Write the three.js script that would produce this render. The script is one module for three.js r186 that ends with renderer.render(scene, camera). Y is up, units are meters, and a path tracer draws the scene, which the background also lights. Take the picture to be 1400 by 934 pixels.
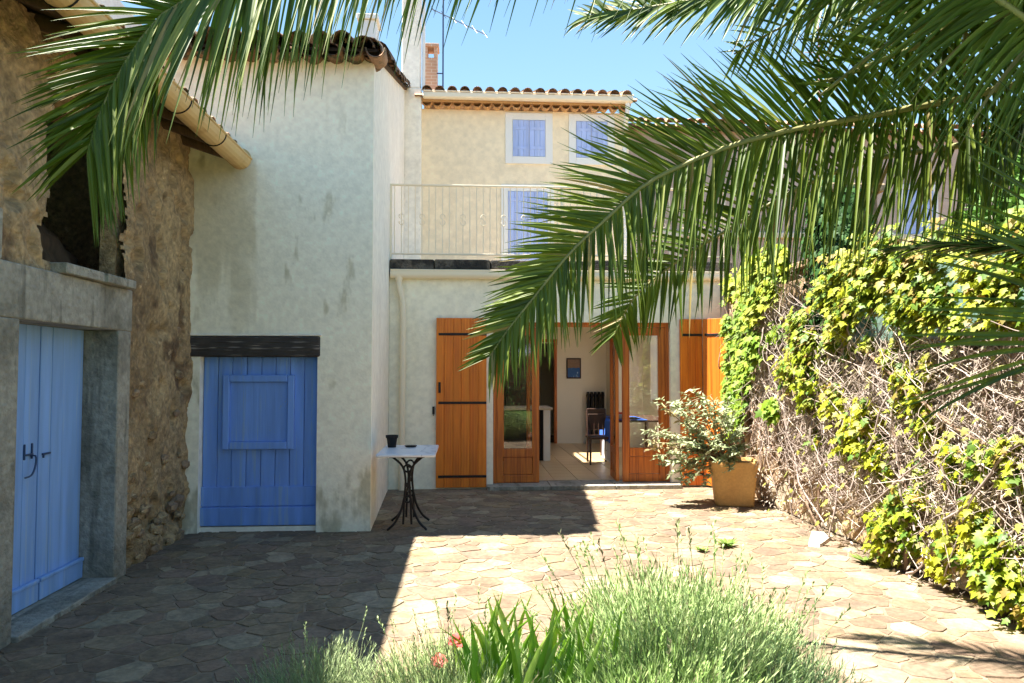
import * as THREE from 'three';
import { mergeGeometries } from 'three/addons/utils/BufferGeometryUtils.js';
import { RoundedBoxGeometry } from 'three/addons/geometries/RoundedBoxGeometry.js';

// ---------------------------------------------------------------- camera, sky, sun, exposure
const scene = new THREE.Scene();
const W = 1024, H = 683;
const camera = new THREE.PerspectiveCamera(50.06, W / H, 0.05, 600);
camera.position.set(0, 1.55, 0);
camera.rotation.order = 'YXZ';
camera.rotation.set(THREE.MathUtils.degToRad(2.29), THREE.MathUtils.degToRad(-3.716), 0);

const SUN_DIR = new THREE.Vector3(-0.445, 1, 0.012).normalize();
{ // clear summer sky: air only
  const w = 512, h = 256, d = new Float32Array(w * h * 4), p = new THREE.Vector3();
  const zen = [0.026, 0.073, 0.172], mid = [0.15, 0.275, 0.4], hor = [0.25, 0.34, 0.41];
  for (let j = 0; j < h; j++) for (let i = 0; i < w; i++) {
    const el = ((j + 0.5) / h - 0.5) * Math.PI, az = ((i + 0.5) / w - 0.5) * 2 * Math.PI;
    p.set(Math.cos(el) * Math.cos(az), Math.sin(el), Math.cos(el) * Math.sin(az));
    const s = Math.max(0, p.y), mu = Math.max(0, p.dot(SUN_DIR));
    const a = Math.exp(-s * 5), b = Math.exp(-s * 2.2), glow = 0.06 * Math.pow(mu, 24) + 0.02 * Math.pow(mu, 4);
    for (let c = 0; c < 3; c++) {
      let v = zen[c] * (1 - b) + mid[c] * b; v = v * (1 - a) + hor[c] * a;
      if (p.y < 0) v = hor[c] * 0.5;
      d[(j * w + i) * 4 + c] = v + glow * [1, 0.97, 0.9][c] * (p.y > 0 ? 1 : 0);
    }
    d[(j * w + i) * 4 + 3] = 1;
  }
  const t = new THREE.DataTexture(d, w, h, THREE.RGBAFormat, THREE.FloatType);
  t.mapping = THREE.EquirectangularReflectionMapping; t.magFilter = THREE.LinearFilter; t.needsUpdate = true;
  scene.background = t; scene.environment = t;
  scene.backgroundIntensity = 1; scene.environmentIntensity = 1;
}
const sun = new THREE.DirectionalLight(new THREE.Color(1, 0.955, 0.87), 5);
sun.position.copy(SUN_DIR).multiplyScalar(60); sun.castShadow = true; sun.shadow.radius = 1;
Object.assign(sun.shadow.camera, { left: -22, right: 22, top: 22, bottom: -22, near: 1, far: 140 });
sun.shadow.mapSize.set(4096, 4096);
scene.add(sun);

const renderer = new THREE.WebGLRenderer({ antialias: true });
renderer.setSize(W, H);
renderer.toneMapping = THREE.LinearToneMapping;
renderer.toneMappingExposure = 4.4;
renderer.shadowMap.enabled = true;

// ---------------------------------------------------------------- helpers
let seed = 20240611;
const rnd = () => { seed = (seed + 0x6d2b79f5) | 0; let t = Math.imul(seed ^ (seed >>> 15), 1 | seed); t = (t + Math.imul(t ^ (t >>> 7), 61 | t)) ^ t; return ((t ^ (t >>> 14)) >>> 0) / 4294967296; };
const rr = (a, b) => a + (b - a) * rnd();
const V = (x, y, z) => new THREE.Vector3(x, y, z);
const clamp = (x, a, b) => Math.min(b, Math.max(a, x));
const sstep = (a, b, x) => { const t = clamp((x - a) / (b - a), 0, 1); return t * t * (3 - 2 * t); };
const srgb = (r, g, b) => new THREE.Color().setRGB(r / 255, g / 255, b / 255, THREE.SRGBColorSpace);

const taken = new Set(), origin = new WeakMap();
function numbered(n) { if (!taken.has(n)) { taken.add(n); return n; } for (let i = 1; ; i++) { const m = n + '_' + String(i).padStart(3, '0'); if (!taken.has(m)) { taken.add(m); return m; } } }
function tag(o, label, category, group) { o.userData.label = label; o.userData.category = category; if (group) o.userData.group = group; return o; }
function thing(name, label, category, pos = [0, 0, 0], group) {
  const o = new THREE.Group(); o.name = numbered(name); o.position.set(...pos); scene.add(o);
  origin.set(o, V(...pos)); return tag(o, label, category, group);
}
function planarUV(g) { // uv in metres from the dominant axis of each face
  const p = g.attributes.position, n = g.attributes.normal, uv = new Float32Array(p.count * 2);
  for (let i = 0; i < p.count; i += 3) {
    let x = 0, y = 0, z = 0;
    for (let k = 0; k < 3; k++) { x += n.getX(i + k); y += n.getY(i + k); z += n.getZ(i + k); }
    x = Math.abs(x); y = Math.abs(y); z = Math.abs(z);
    for (let k = 0; k < 3; k++) {
      const j = i + k, X = p.getX(j), Y = p.getY(j), Z = p.getZ(j);
      if (x >= y && x >= z) { uv[j * 2] = Z; uv[j * 2 + 1] = Y; } else if (z >= y) { uv[j * 2] = X; uv[j * 2 + 1] = Y; } else { uv[j * 2] = X; uv[j * 2 + 1] = Z; }
    }
  }
  g.setAttribute('uv', new THREE.BufferAttribute(uv, 2)); return g;
}
function prep(g, keepUV) {
  let q = g.index ? g.toNonIndexed() : g.clone();
  if (!q.attributes.normal) q.computeVertexNormals();
  for (const k of Object.keys(q.attributes)) if (!['position', 'normal', 'uv'].includes(k)) q.deleteAttribute(k);
  if (!keepUV || !q.attributes.uv) planarUV(q);
  return q;
}
// geometry given in world metres; the mesh is hung under its thing
function part(name, gs, mat, parent, o = {}) {
  const list = (Array.isArray(gs) ? gs : [gs]).map((g) => prep(g, o.keepUV));
  const g = list.length > 1 ? mergeGeometries(list) : list[0];
  if (o.uvShift) { const u = g.attributes.uv; for (let i = 0; i < u.count; i++) u.setXY(i, u.getX(i) + o.uvShift[0], u.getY(i) + o.uvShift[1]); }
  const off = origin.get(parent) || V(0, 0, 0);
  g.translate(-off.x, -off.y, -off.z);
  const m = new THREE.Mesh(g, mat); m.name = parent === scene ? numbered(name) : name;
  m.castShadow = m.receiveShadow = true; parent.add(m); origin.set(m, off);
  if (o.label) m.userData.label = o.label;
  if (o.kind) m.userData.kind = o.kind;
  return m;
}
function structure(name, gs, mat, o = {}) { return part(name, gs, mat, scene, { ...o, kind: 'structure' }); }
const bx = (x0, x1, y0, y1, z0, z1) => new THREE.BoxGeometry(Math.abs(x1 - x0), Math.abs(y1 - y0), Math.abs(z1 - z0)).translate((x0 + x1) / 2, (y0 + y1) / 2, (z0 + z1) / 2);
const rb = (x0, x1, y0, y1, z0, z1, r = 0.006, s = 1) => new RoundedBoxGeometry(Math.abs(x1 - x0), Math.abs(y1 - y0), Math.abs(z1 - z0), s, r).translate((x0 + x1) / 2, (y0 + y1) / 2, (z0 + z1) / 2);
const tube = (pts, r, seg = 12, rad = 6, closed = false) => new THREE.TubeGeometry(new THREE.CatmullRomCurve3(pts.map((p) => (p.isVector3 ? p : V(...p))), closed), seg, r, rad, closed);
function rod(a, b, r0, r1 = r0, n = 6) {
  const A = V(...a), B = V(...b), d = B.clone().sub(A), g = new THREE.CylinderGeometry(r1, r0, d.length(), n);
  g.applyQuaternion(new THREE.Quaternion().setFromUnitVectors(V(0, 1, 0), d.normalize())); return g.translate((A.x + B.x) / 2, (A.y + B.y) / 2, (A.z + B.z) / 2);
}
const lathe = (pts, n = 20) => new THREE.LatheGeometry(pts.map((p) => new THREE.Vector2(...p)), n);
function raw(pos, idx, uv) {
  const g = new THREE.BufferGeometry(); g.setAttribute('position', new THREE.Float32BufferAttribute(pos, 3));
  if (uv) g.setAttribute('uv', new THREE.Float32BufferAttribute(uv, 2));
  g.setIndex(idx); g.computeVertexNormals(); return g;
}

// ---------------------------------------------------------------- procedural textures
function lattice(s) { return (x, y) => { let h = (Math.imul(x, 374761393) + Math.imul(y, 668265263) + Math.imul(s, 1442695041)) | 0; h = Math.imul(h ^ (h >>> 13), 1274126177); h = Math.imul(h ^ (h >>> 16), 2246822519); return ((h ^ (h >>> 13)) >>> 0) / 4294967296; }; }
function vnoise(px, py, s) { // tileable value noise
  const L = lattice(s);
  return (u, v) => {
    const x = u * px, y = v * py, xi = Math.floor(x), yi = Math.floor(y); let fx = x - xi, fy = y - yi;
    fx = fx * fx * (3 - 2 * fx); fy = fy * fy * (3 - 2 * fy);
    const X = ((xi % px) + px) % px, Y = ((yi % py) + py) % py, X1 = (X + 1) % px, Y1 = (Y + 1) % py;
    return (L(X, Y) * (1 - fx) + L(X1, Y) * fx) * (1 - fy) + (L(X, Y1) * (1 - fx) + L(X1, Y1) * fx) * fy;
  };
}
function fbm(px, py, oct, s, gain = 0.55) { const f = []; for (let i = 0; i < oct; i++) f.push(vnoise(px << i, py << i, s + i * 31)); return (u, v) => { let a = 1, t = 0, n = 0; for (const q of f) { t += a * q(u, v); n += a; a *= gain; } return t / n; }; }
function tex(size, metres, fn, color = true, metresV = metres) {
  const d = new Uint8Array(size * size * 4);
  for (let j = 0; j < size; j++) for (let i = 0; i < size; i++) {
    const c = fn(i / size, j / size), o = (j * size + i) * 4;
    if (typeof c === 'number') d[o] = d[o + 1] = d[o + 2] = clamp(c * 255, 0, 255); else for (let k = 0; k < 3; k++) d[o + k] = clamp(c[k], 0, 255);
    d[o + 3] = 255;
  }
  const t = new THREE.DataTexture(d, size, size); t.wrapS = t.wrapT = THREE.RepeatWrapping; t.magFilter = THREE.LinearFilter; t.minFilter = THREE.LinearMipmapLinearFilter;
  t.repeat.set(1 / metres, 1 / metresV); if (color) t.colorSpace = THREE.SRGBColorSpace; t.needsUpdate = true; return t;
}
const mixc = (a, b, t) => [a[0] + (b[0] - a[0]) * t, a[1] + (b[1] - a[1]) * t, a[2] + (b[2] - a[2]) * t];
const std = (o) => new THREE.MeshStandardMaterial({ roughness: 0.9, ...o });
const phys = (o) => new THREE.MeshPhysicalMaterial({ roughness: 0.9, ...o });

const fineA = fbm(48, 48, 4, 3), blotA = fbm(3, 3, 5, 11), streakA = fbm(24, 3, 4, 17), midA = fbm(9, 9, 4, 23), fineB = fbm(90, 90, 3, 41), blotB = fbm(5, 4, 5, 57);
const grainBump = tex(512, 0.9, (u, v) => 0.5 + (fineA(u, v) - 0.5) * 0.9 + (midA(u, v) - 0.5) * 0.6, false);
function plaster(base, stain, amount, m = 3.1) {
  return std({ map: tex(768, m, (u, v) => {
    const k = sstep(0.52, 0.75, streakA(u, v) * 0.55 + blotA(u, v) * 0.5) * amount, g = 1 + (fineA(u, v) - 0.5) * 0.13 + (blotB(u, v) - 0.5) * 0.08;
    return mixc(base, stain, k).map((c) => c * g);
  }), bumpMap: grainBump, bumpScale: 0.0025, roughness: 0.93 });
}
const M = {};
M.tower = plaster([248, 241, 226], [222, 212, 190], 0.3);
M.house = plaster([247, 229, 196], [232, 212, 178], 0.25, 4.3);
M.facade = plaster([246, 238, 216], [228, 216, 186], 0.25, 2.7);
M.neighbour = plaster([196, 174, 158], [160, 138, 122], 0.5, 5.1);
M.interior = std({ map: tex(256, 2, (u, v) => [240, 231, 212].map((c) => c * (1 + (blotA(u, v) - 0.5) * 0.06))) });
M.white = std({ color: srgb(236, 234, 228), roughness: 0.7, bumpMap: grainBump, bumpScale: 0.002 });
M.concrete = std({ map: tex(768, 1.7, (u, v) => {
  const k = sstep(0.5, 0.72, blotB(u, v)), s = sstep(0.6, 0.8, streakA(u, v)), g = 1 + (fineA(u, v) - 0.5) * 0.35;
  return mixc(mixc([156, 150, 136], [124, 118, 104], k), [90, 86, 74], s * 0.5).map((c) => c * g);
}), bumpMap: grainBump, bumpScale: 0.012 });
M.earth = std({ map: tex(1024, 2.6, (u, v) => {
  const k = blotA(u, v), p = sstep(0.62, 0.78, midA(u, v)), g = 1 + (fineB(u, v) - 0.5) * 0.5 + (fineA(u, v) - 0.5) * 0.3, peb = sstep(0.7, 0.82, fineA(v, u));
  return mixc(mixc(mixc([168, 142, 104], [134, 110, 78], sstep(0.35, 0.65, k)), [84, 62, 42], p * 0.7), [206, 182, 146], peb * 0.5).map((c) => c * g);
}), bumpMap: tex(512, 0.8, (u, v) => 0.5 + (fineA(u, v) - 0.5) * 1.1 + (midA(u, v) - 0.5) * 0.9, false), bumpScale: 0.012 });
const woodGrain = (u, v) => { const w = fbmG(u, v); return w; };
const gA = fbm(40, 3, 4, 71), gB = fbm(8, 2, 4, 77);
function fbmG(u, v) { return gA(u, v) * 0.65 + gB(u, v) * 0.35; }
const woodBump = tex(512, 0.5, (u, v) => woodGrain(u, v), false, 1.6);
function paint(base, worn, amount) {
  return std({ map: tex(512, 0.8, (u, v) => { const k = sstep(0.58, 0.72, gA(u, v) * 0.6 + blotB(u, v) * 0.45) * amount; const chip = sstep(0.72, 0.76, fineB(u, v) * 0.6 + blotA(u, v) * 0.4); return mixc(mixc(base, worn, k), [176, 172, 164], chip * 0.7).map((c) => c * (1 + (gB(u, v) - 0.5) * 0.26)); }, true, 1.9), bumpMap: woodBump, bumpScale: 0.004, roughness: 0.62 });
}
M.blueLeft = paint([134, 172, 226], [158, 184, 216], 0.7);
M.blueTower = paint([116, 156, 226], [138, 168, 210], 0.85);
M.blueShutter = paint([172, 190, 236], [184, 198, 232], 0.5);
M.orange = std({ map: tex(512, 0.42, (u, v) => mixc([232, 132, 32], [212, 108, 20], sstep(0.36, 0.72, woodGrain(u, v))).map((c) => c * (1 + (blotB(u, v) - 0.5) * 0.2)), true, 1.5), bumpMap: woodBump, bumpScale: 0.002, roughness: 0.5 });
M.orangeB = M.orange.clone(); M.orangeB.color.setRGB(0.86, 0.8, 0.74); M.orangeC = M.orange.clone(); M.orangeC.color.setRGB(0.95, 0.9, 0.9);
M.joinery = std({ map: tex(512, 0.4, (u, v) => mixc([200, 112, 36], [150, 74, 20], sstep(0.35, 0.7, woodGrain(u, v))), true, 1.4), roughness: 0.45 });
M.oldBeam = std({ map: tex(512, 0.6, (u, v) => mixc([70, 64, 60], [142, 134, 126], sstep(0.6, 0.78, gA(v, u))).map((c) => c * (0.7 + blotA(u, v) * 0.5)), true, 0.5), bumpMap: tex(256, 0.5, (u, v) => gA(v, u), false), bumpScale: 0.02 });
M.rafter = std({ map: tex(256, 0.5, (u, v) => mixc([70, 52, 36], [104, 80, 54], gA(u, v)), true), roughness: 0.95 });
M.iron = std({ color: srgb(34, 30, 30), roughness: 0.55, metalness: 0.4 });
M.cream = std({ color: srgb(238, 224, 198), roughness: 0.55, bumpMap: grainBump, bumpScale: 0.001 });
M.gutter = std({ map: tex(256, 1.1, (u, v) => mixc([216, 184, 128], [182, 144, 88], sstep(0.4, 0.7, blotA(u, v)))), roughness: 0.6 });
M.tileA = std({ map: tex(512, 0.8, (u, v) => mixc(mixc([178, 142, 114], [150, 118, 94], blotB(u, v)), [104, 96, 76], sstep(0.55, 0.7, midA(u, v)) * 0.8).map((c) => c * (1 + (fineA(u, v) - 0.5) * 0.3))), bumpMap: grainBump, bumpScale: 0.006 });
M.tileB = std({ map: tex(512, 0.8, (u, v) => mixc(mixc([138, 104, 72], [100, 76, 50], blotA(u, v)), [62, 58, 38], sstep(0.5, 0.66, midA(u, v)) * 0.9).map((c) => c * (1 + (fineA(u, v) - 0.5) * 0.35))), bumpMap: grainBump, bumpScale: 0.01 });
M.genoise = std({ map: tex(256, 0.7, (u, v) => mixc([212, 172, 120], [190, 140, 92], blotB(u, v))), roughness: 0.9 });
M.coping = std({ map: tex(512, 0.9, (u, v) => mixc([96, 88, 78], [44, 40, 36], sstep(0.42, 0.66, blotB(u, v))).map((c) => c * (1 + (fineA(u, v) - 0.5) * 0.6))), bumpMap: grainBump, bumpScale: 0.015 });
M.glass = phys({ color: 0xffffff, roughness: 0.02, transmission: 1, thickness: 0, ior: 1.75 });
M.brick = std({ map: tex(256, 0.5, (u, v) => { const row = v * 8, f = row % 1, c = (u * 2.3 + (Math.floor(row) % 2) * 0.5) % 1; return f < 0.14 || c < 0.06 ? [220, 202, 180] : mixc([214, 174, 148], [198, 154, 128], blotB(u, v)); }), roughness: 0.95 });
M.dark = std({ color: srgb(26, 22, 20), roughness: 0.8 });
M.mortar = std({ map: tex(768, 1.9, (u, v) => mixc([142, 124, 100], [118, 103, 84], blotB(u, v)).map((c) => c * (1 + (fineA(u, v) - 0.5) * 0.5))), bumpMap: grainBump, bumpScale: 0.008 });
const stoneGrain = tex(768, 1.3, (u, v) => { const g = 225 * (1 + (fineA(u, v) - 0.5) * 0.34 + (blotB(u, v) - 0.5) * 0.42 + (midA(u, v) - 0.5) * 0.25); return [g, g * (0.985 + (blotA(u, v) - 0.5) * 0.08), g * (0.96 + (blotA(v, u) - 0.5) * 0.14)]; });
const stoneMat = (r, g, b) => std({ color: srgb(r, g, b), map: stoneGrain, bumpMap: grainBump, bumpScale: 0.006, roughness: 0.88 });
const paveMats = [stoneMat(139, 122, 99), stoneMat(139, 118, 98), stoneMat(146, 128, 103), stoneMat(130, 112, 93), stoneMat(162, 148, 124), stoneMat(140, 119, 101), stoneMat(148, 127, 97), stoneMat(128, 113, 96)];
const wallMats = [stoneMat(190, 168, 140), stoneMat(178, 152, 124), stoneMat(204, 188, 162), stoneMat(164, 140, 114), stoneMat(184, 158, 122)];
const leafMat = (o = {}) => phys({ color: 0xffffff, side: THREE.DoubleSide, roughness: 0.6, specularIntensity: 0.45, transmission: 0.38, thickness: 0, ...o });
// ---------------------------------------------------------------- irregular stonework
function cells(x0, x1, y0, y1, rmin, rmax, tries) { // power diagram of random seeds: polygons of uneven size
  const pts = [];
  for (let i = 0; i < tries; i++) {
    const r = rmax + (rmin - rmax) * Math.pow(i / tries, 0.6), x = rr(x0, x1), y = rr(y0, y1);
    if (pts.every((p) => (p.x - x) ** 2 + (p.y - y) ** 2 > ((p.r + r) * 0.82) ** 2)) pts.push({ x, y, r });
  }
  return pts.map((p) => {
    let poly = [[x0, y0], [x1, y0], [x1, y1], [x0, y1]];
    const near = pts.filter((q) => q !== p && Math.abs(q.x - p.x) < 4 * rmax && Math.abs(q.y - p.y) < 4 * rmax).sort((a, b) => (a.x - p.x) ** 2 + (a.y - p.y) ** 2 - (b.x - p.x) ** 2 - (b.y - p.y) ** 2).slice(0, 26);
    for (const q of near) {
      const nx = q.x - p.x, ny = q.y - p.y, d2 = nx * nx + ny * ny, t = (d2 + p.r * p.r - q.r * q.r) / 2, out = [];
      for (let i = 0; i < poly.length; i++) {
        const a = poly[i], b = poly[(i + 1) % poly.length], fa = (a[0] - p.x) * nx + (a[1] - p.y) * ny - t, fb = (b[0] - p.x) * nx + (b[1] - p.y) * ny - t;
        if (fa <= 0) out.push(a);
        if ((fa < 0) !== (fb < 0)) { const s = fa / (fa - fb); out.push([a[0] + (b[0] - a[0]) * s, a[1] + (b[1] - a[1]) * s]); }
      }
      poly = out; if (poly.length < 3) break;
    }
    return { poly, x: p.x, y: p.y, r: p.r };
  }).filter((c) => c.poly.length > 2);
}
function stoneGeo(poly, map, gap, h, bevel, tilt, bulge = 0) {
  let cx = 0, cy = 0; for (const p of poly) { cx += p[0]; cy += p[1]; } cx /= poly.length; cy /= poly.length;
  const jit = poly.map((p) => { const d = Math.hypot(p[0] - cx, p[1] - cy), k = Math.max(0.2, 1 - (gap * rr(0.7, 1.9)) / d); return [cx + (p[0] - cx) * k, cy + (p[1] - cy) * k]; });
  const ring = [];
  for (let i = 0; i < jit.length; i++) { const a = jit[i], b = jit[(i + 1) % jit.length]; if (Math.hypot(a[0] - b[0], a[1] - b[1]) < 0.02) { ring.push([(a[0] + b[0]) / 2, (a[1] + b[1]) / 2]); continue; } for (const t of [rr(0.03, 0.13), rr(0.87, 0.97)]) ring.push([a[0] + (b[0] - a[0]) * t, a[1] + (b[1] - a[1]) * t]); }
  const tx = rr(-tilt, tilt), ty = rr(-tilt, tilt), n = ring.length, pos = [], idx = [], H2 = (p, e) => h + e + (p[0] - cx) * tx + (p[1] - cy) * ty;
  for (const p of ring) pos.push(...map(p[0], p[1], -0.012));
  for (const p of ring) { const d = Math.hypot(p[0] - cx, p[1] - cy), k = 1 - Math.min(0.4, (bevel * rr(0.6, 1.5)) / d), q = [cx + (p[0] - cx) * k, cy + (p[1] - cy) * k]; pos.push(...map(q[0], q[1], H2(q, rr(-0.12, 0.12) * h))); }
  pos.push(...map(cx, cy, h + bulge));
  for (let i = 0; i < n; i++) { const j = (i + 1) % n; idx.push(i, j, n + i, j, n + j, n + i, n + i, n + j, 2 * n); }
  const g = raw(pos, idx).toNonIndexed(); g.computeVertexNormals();
  const nn = g.attributes.normal, c0 = V(...map(cx, cy, 0)), c1 = V(...map(cx, cy, 1)), k = nn.count - 1;
  if (V(nn.getX(k), nn.getY(k), nn.getZ(k)).dot(c1.sub(c0)) < 0) { const f = raw(pos, idx.map((v, i) => idx[i - (i % 3) + [0, 2, 1][i % 3]])).toNonIndexed(); f.computeVertexNormals(); return f; }
  return g;
}

// ---------------------------------------------------------------- ground
structure('ground', new THREE.PlaneGeometry(400, 400).rotateX(-Math.PI / 2).translate(0, -0.08, 0), std({ color: srgb(120, 98, 70) }));
{
  const paving = structure('paving', bx(-2.7, 3.55, -0.07, 0, -9.75, -1.2), M.mortar, { label: 'crazy paving of tan and pink stones across the courtyard' });
  const cs = cells(-2.62, 3.5, -9.42, -2.4, 0.038, 0.132, 18000);
  cs.sort((a, b) => b.y < -3.3 === a.y < -3.3 ? b.y - a.y : (b.y < -3.3 ? 1 : -1));
  const rest = new Map();
  let n = 0;
  for (const c of cs) {
    const g = stoneGeo(c.poly, (a, b, h) => [a, h, b], 0.0045, rr(0.002, 0.007), 0.006, 0.02, rr(-0.003, 0.003)), m = paveMats[Math.floor(rnd() * rnd() * 4 + rnd() * 4.5) % 8];
    if (c.y < -3.3 && n < 299 && c.x > -2.6) { part('paving_stone', g, m, paving, { uvShift: [rr(0, 9), rr(0, 9)] }); n++; } else { if (!rest.has(m)) rest.set(m, []); rest.get(m).push(g); }
  }
  for (const [m, gs] of rest) part('paving_stones', gs, m, paving, { kind: 'stuff' });
}
structure('flower_bed', (() => { const g = new THREE.CircleGeometry(1, 40).rotateX(-Math.PI / 2), p = g.attributes.position; for (let i = 0; i < p.count; i++) p.setXYZ(i, 0.3 + p.getX(i) * 1.75 * (1 + 0.06 * Math.sin(i * 2.1)), 0.03, -2.35 + p.getZ(i) * 1.05); return g; })(), std({ map: tex(256, 0.6, (u, v) => mixc([96, 72, 50], [58, 42, 28], fineA(u, v))), bumpMap: grainBump, bumpScale: 0.03 }));
structure('lawn', new THREE.PlaneGeometry(30, 14, 1, 1).rotateX(-Math.PI / 2).translate(2, -0.02, 6.2), std({ map: tex(256, 0.7, (u, v) => mixc([98, 128, 44], [60, 88, 26], fineA(u, v))), bumpMap: grainBump, bumpScale: 0.03 }));

// ---------------------------------------------------------------- roof tile: half barrel along the slope
function canal(r, len, up = true, thick = 0.014, taper = 0.86) { // runs from z=0 to z=-len, open below (up) or above
  const n = 7, pos = [], idx = [], s = up ? 1 : -1;
  for (const [z, k] of [[0, 1], [-len, taper]]) for (const q of [r, r - thick]) for (let i = 0; i <= n; i++) { const a = (Math.PI * i) / n; pos.push(Math.cos(a) * q * k, Math.sin(a) * q * k * s, z); }
  const N = n + 1, R = (b, a, i) => b * 2 * N + a * N + i;
  for (let i = 0; i < n; i++) {
    idx.push(R(0, 0, i), R(0, 0, i + 1), R(1, 0, i), R(0, 0, i + 1), R(1, 0, i + 1), R(1, 0, i));
    idx.push(R(0, 1, i), R(1, 1, i), R(0, 1, i + 1), R(0, 1, i + 1), R(1, 1, i), R(1, 1, i + 1));
    idx.push(R(0, 0, i), R(0, 1, i), R(0, 0, i + 1), R(0, 1, i), R(0, 1, i + 1), R(0, 0, i + 1));
  }
  if (!up) for (let i = 0; i < idx.length; i += 3) [idx[i + 1], idx[i + 2]] = [idx[i + 2], idx[i + 1]];
  return raw(pos, idx);
}

// ---------------------------------------------------------------- the old barn on the left
const n2 = fbm(16, 16, 5, 101), n2b = fbm(30, 30, 4, 131), n2c = fbm(8, 8, 3, 151);
M.fitting = std({ color: srgb(58, 78, 112), roughness: 0.5, metalness: 0.2 });
const barn = thing('barn', 'old earth-rendered stone barn with an open loft bay along the left side', 'barn', [-2.7, 0, -5]);
{
  const y1 = 3.74, z0 = 2.2, z1 = -7.2, s = 0.03, nz = Math.round((z0 - z1) / s), ny = Math.round(y1 / s), pos = [], idx = [];
  const holeL = (z, y) => { const e = (n2b(z / 3, y / 3) - 0.5) * 0.16; return z > -5.77 + e && z < -4.73 + e && y > 2.24 && y < 3.44; };
  const holeD = (z, y) => z > -5.66 && z < -4.36 && y < 1.9;
  for (let i = 0; i <= nz; i++) for (let j = 0; j <= ny; j++) {
    const z = z0 + (z1 - z0) * (i / nz), y = y1 * (j / ny), low = sstep(0.9, 0.1, y);
    let d = (n2(z / 6, y / 6) - 0.5) * 0.1 + (n2b(z / 4, y / 4) - 0.5) * 0.045;
    d -= sstep(0.6, 0.72, n2b(z / 5 + 0.3, y / 7)) * 0.05 + low * sstep(0.5, 0.62, n2(z / 3, y / 3 + 0.4)) * 0.05;
    pos.push(-2.62 + d, y, z);
  }
  const at = (i, j) => i * (ny + 1) + j;
  for (let i = 0; i < nz; i++) for (let j = 0; j < ny; j++) {
    const z = z0 + (z1 - z0) * ((i + 0.5) / nz), y = y1 * ((j + 0.5) / ny);
    if (holeL(z, y) || holeD(z, y)) continue;
    idx.push(at(i, j), at(i + 1, j), at(i, j + 1), at(i + 1, j), at(i + 1, j + 1), at(i, j + 1));
  }
  const face = raw(pos, idx);
  const core = [bx(-3.1, -2.68, 0, 3.5, -4.4, 2.2), bx(-3.1, -2.68, 1.88, 2.24, -5.62, -4.4), bx(-2.8, -2.68, 2.24, 3.5, -4.74, -4.4), bx(-3.1, -2.68, 0, 2.24, -7.2, -5.62), bx(-2.8, -2.68, 2.24, 3.5, -7.2, -5.78), bx(-3.1, -2.68, 3.42, 3.5, -5.76, -4.74),
    bx(-7.2, -6.8, 0, 4.9, -7.2, 2.2), bx(-6.8, -3.1, 0, 4.6, 1.9, 2.2), bx(-6.8, -3.1, 2.1, 2.2, -7.1, 1.9), bx(-3.1, -2.8, 2.1, 2.19, -5.6, -4.4), bx(-6.8, -3.1, 2.2, 4.6, -7.2, -7.0)];
  const wall = part('wall', [face, ...core], M.earth, barn);
  for (let i = 0; i < 40; i++) { // rubble showing where the render has gone
    const low = i < 30, z = low ? rr(-7.15, -5.85) : rr(-5.9, -7.1), y = low ? Math.pow(rnd(), 1.3) * 0.75 : rr(0.7, 1.9), r = rr(0.035, 0.085);
    const g = new THREE.IcosahedronGeometry(r, 1), p = g.attributes.position, q = rr(0, 50);
    for (let k = 0; k < p.count; k++) { const f = 1 + 0.22 * Math.sin(p.getX(k) * 60 + q) * Math.cos(p.getY(k) * 55 + q); p.setXYZ(k, p.getX(k) * f * 0.55, p.getY(k) * f * 0.7, p.getZ(k) * f * 1.2); }
    g.computeVertexNormals(); part('stone', g.translate(-2.63, y + 0.03, z), i % 3 ? M.earth : wallMats[3], wall, { uvShift: [rr(0, 5), rr(0, 5)] });
  }
  // concrete surround of the double door
  part('door_surround', [rb(-2.9, -2.56, 0, 1.85, -5.8, -5.6, 0.012, 2), rb(-2.9, -2.56, 0, 1.85, -4.39, -3.3, 0.012, 2), rb(-2.9, -2.562, 1.85, 2.17, -5.82, -3.3, 0.012, 2), rb(-2.75, -2.575, 2.17, 2.46, -4.24, -3.3, 0.015, 2)], M.concrete, barn, { label: 'grey concrete surround of the double door' });
  part('loft_sill', [rb(-2.9, -2.5, 2.171, 2.235, -5.74, -5.3, 0.01, 2), rb(-2.9, -2.52, 2.171, 2.24, -5.29, -4.8, 0.01, 2)], M.concrete, barn);
  const heap = new THREE.SphereGeometry(1, 40, 24), hp = heap.attributes.position;
  for (let k = 0; k < hp.count; k++) { const f = 1 + (n2b(hp.getX(k) * 0.3 + 0.5, hp.getY(k) * 0.4 + hp.getZ(k) * 0.2) - 0.5) * 0.5; hp.setXYZ(k, -3.55 + hp.getX(k) * 0.55 * f, 2.2 + Math.max(0, hp.getY(k)) * 0.55 * f, -5.75 + hp.getZ(k) * 0.6 * f); }
  heap.computeVertexNormals(); part('straw_heap', heap, M.rafter, barn, { label: 'brown heap lying inside the open loft' });
  part('door_sill', rb(-2.86, -2.53, -0.05, 0.04, -5.6, -4.39, 0.012, 2), M.concrete, barn);
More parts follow.
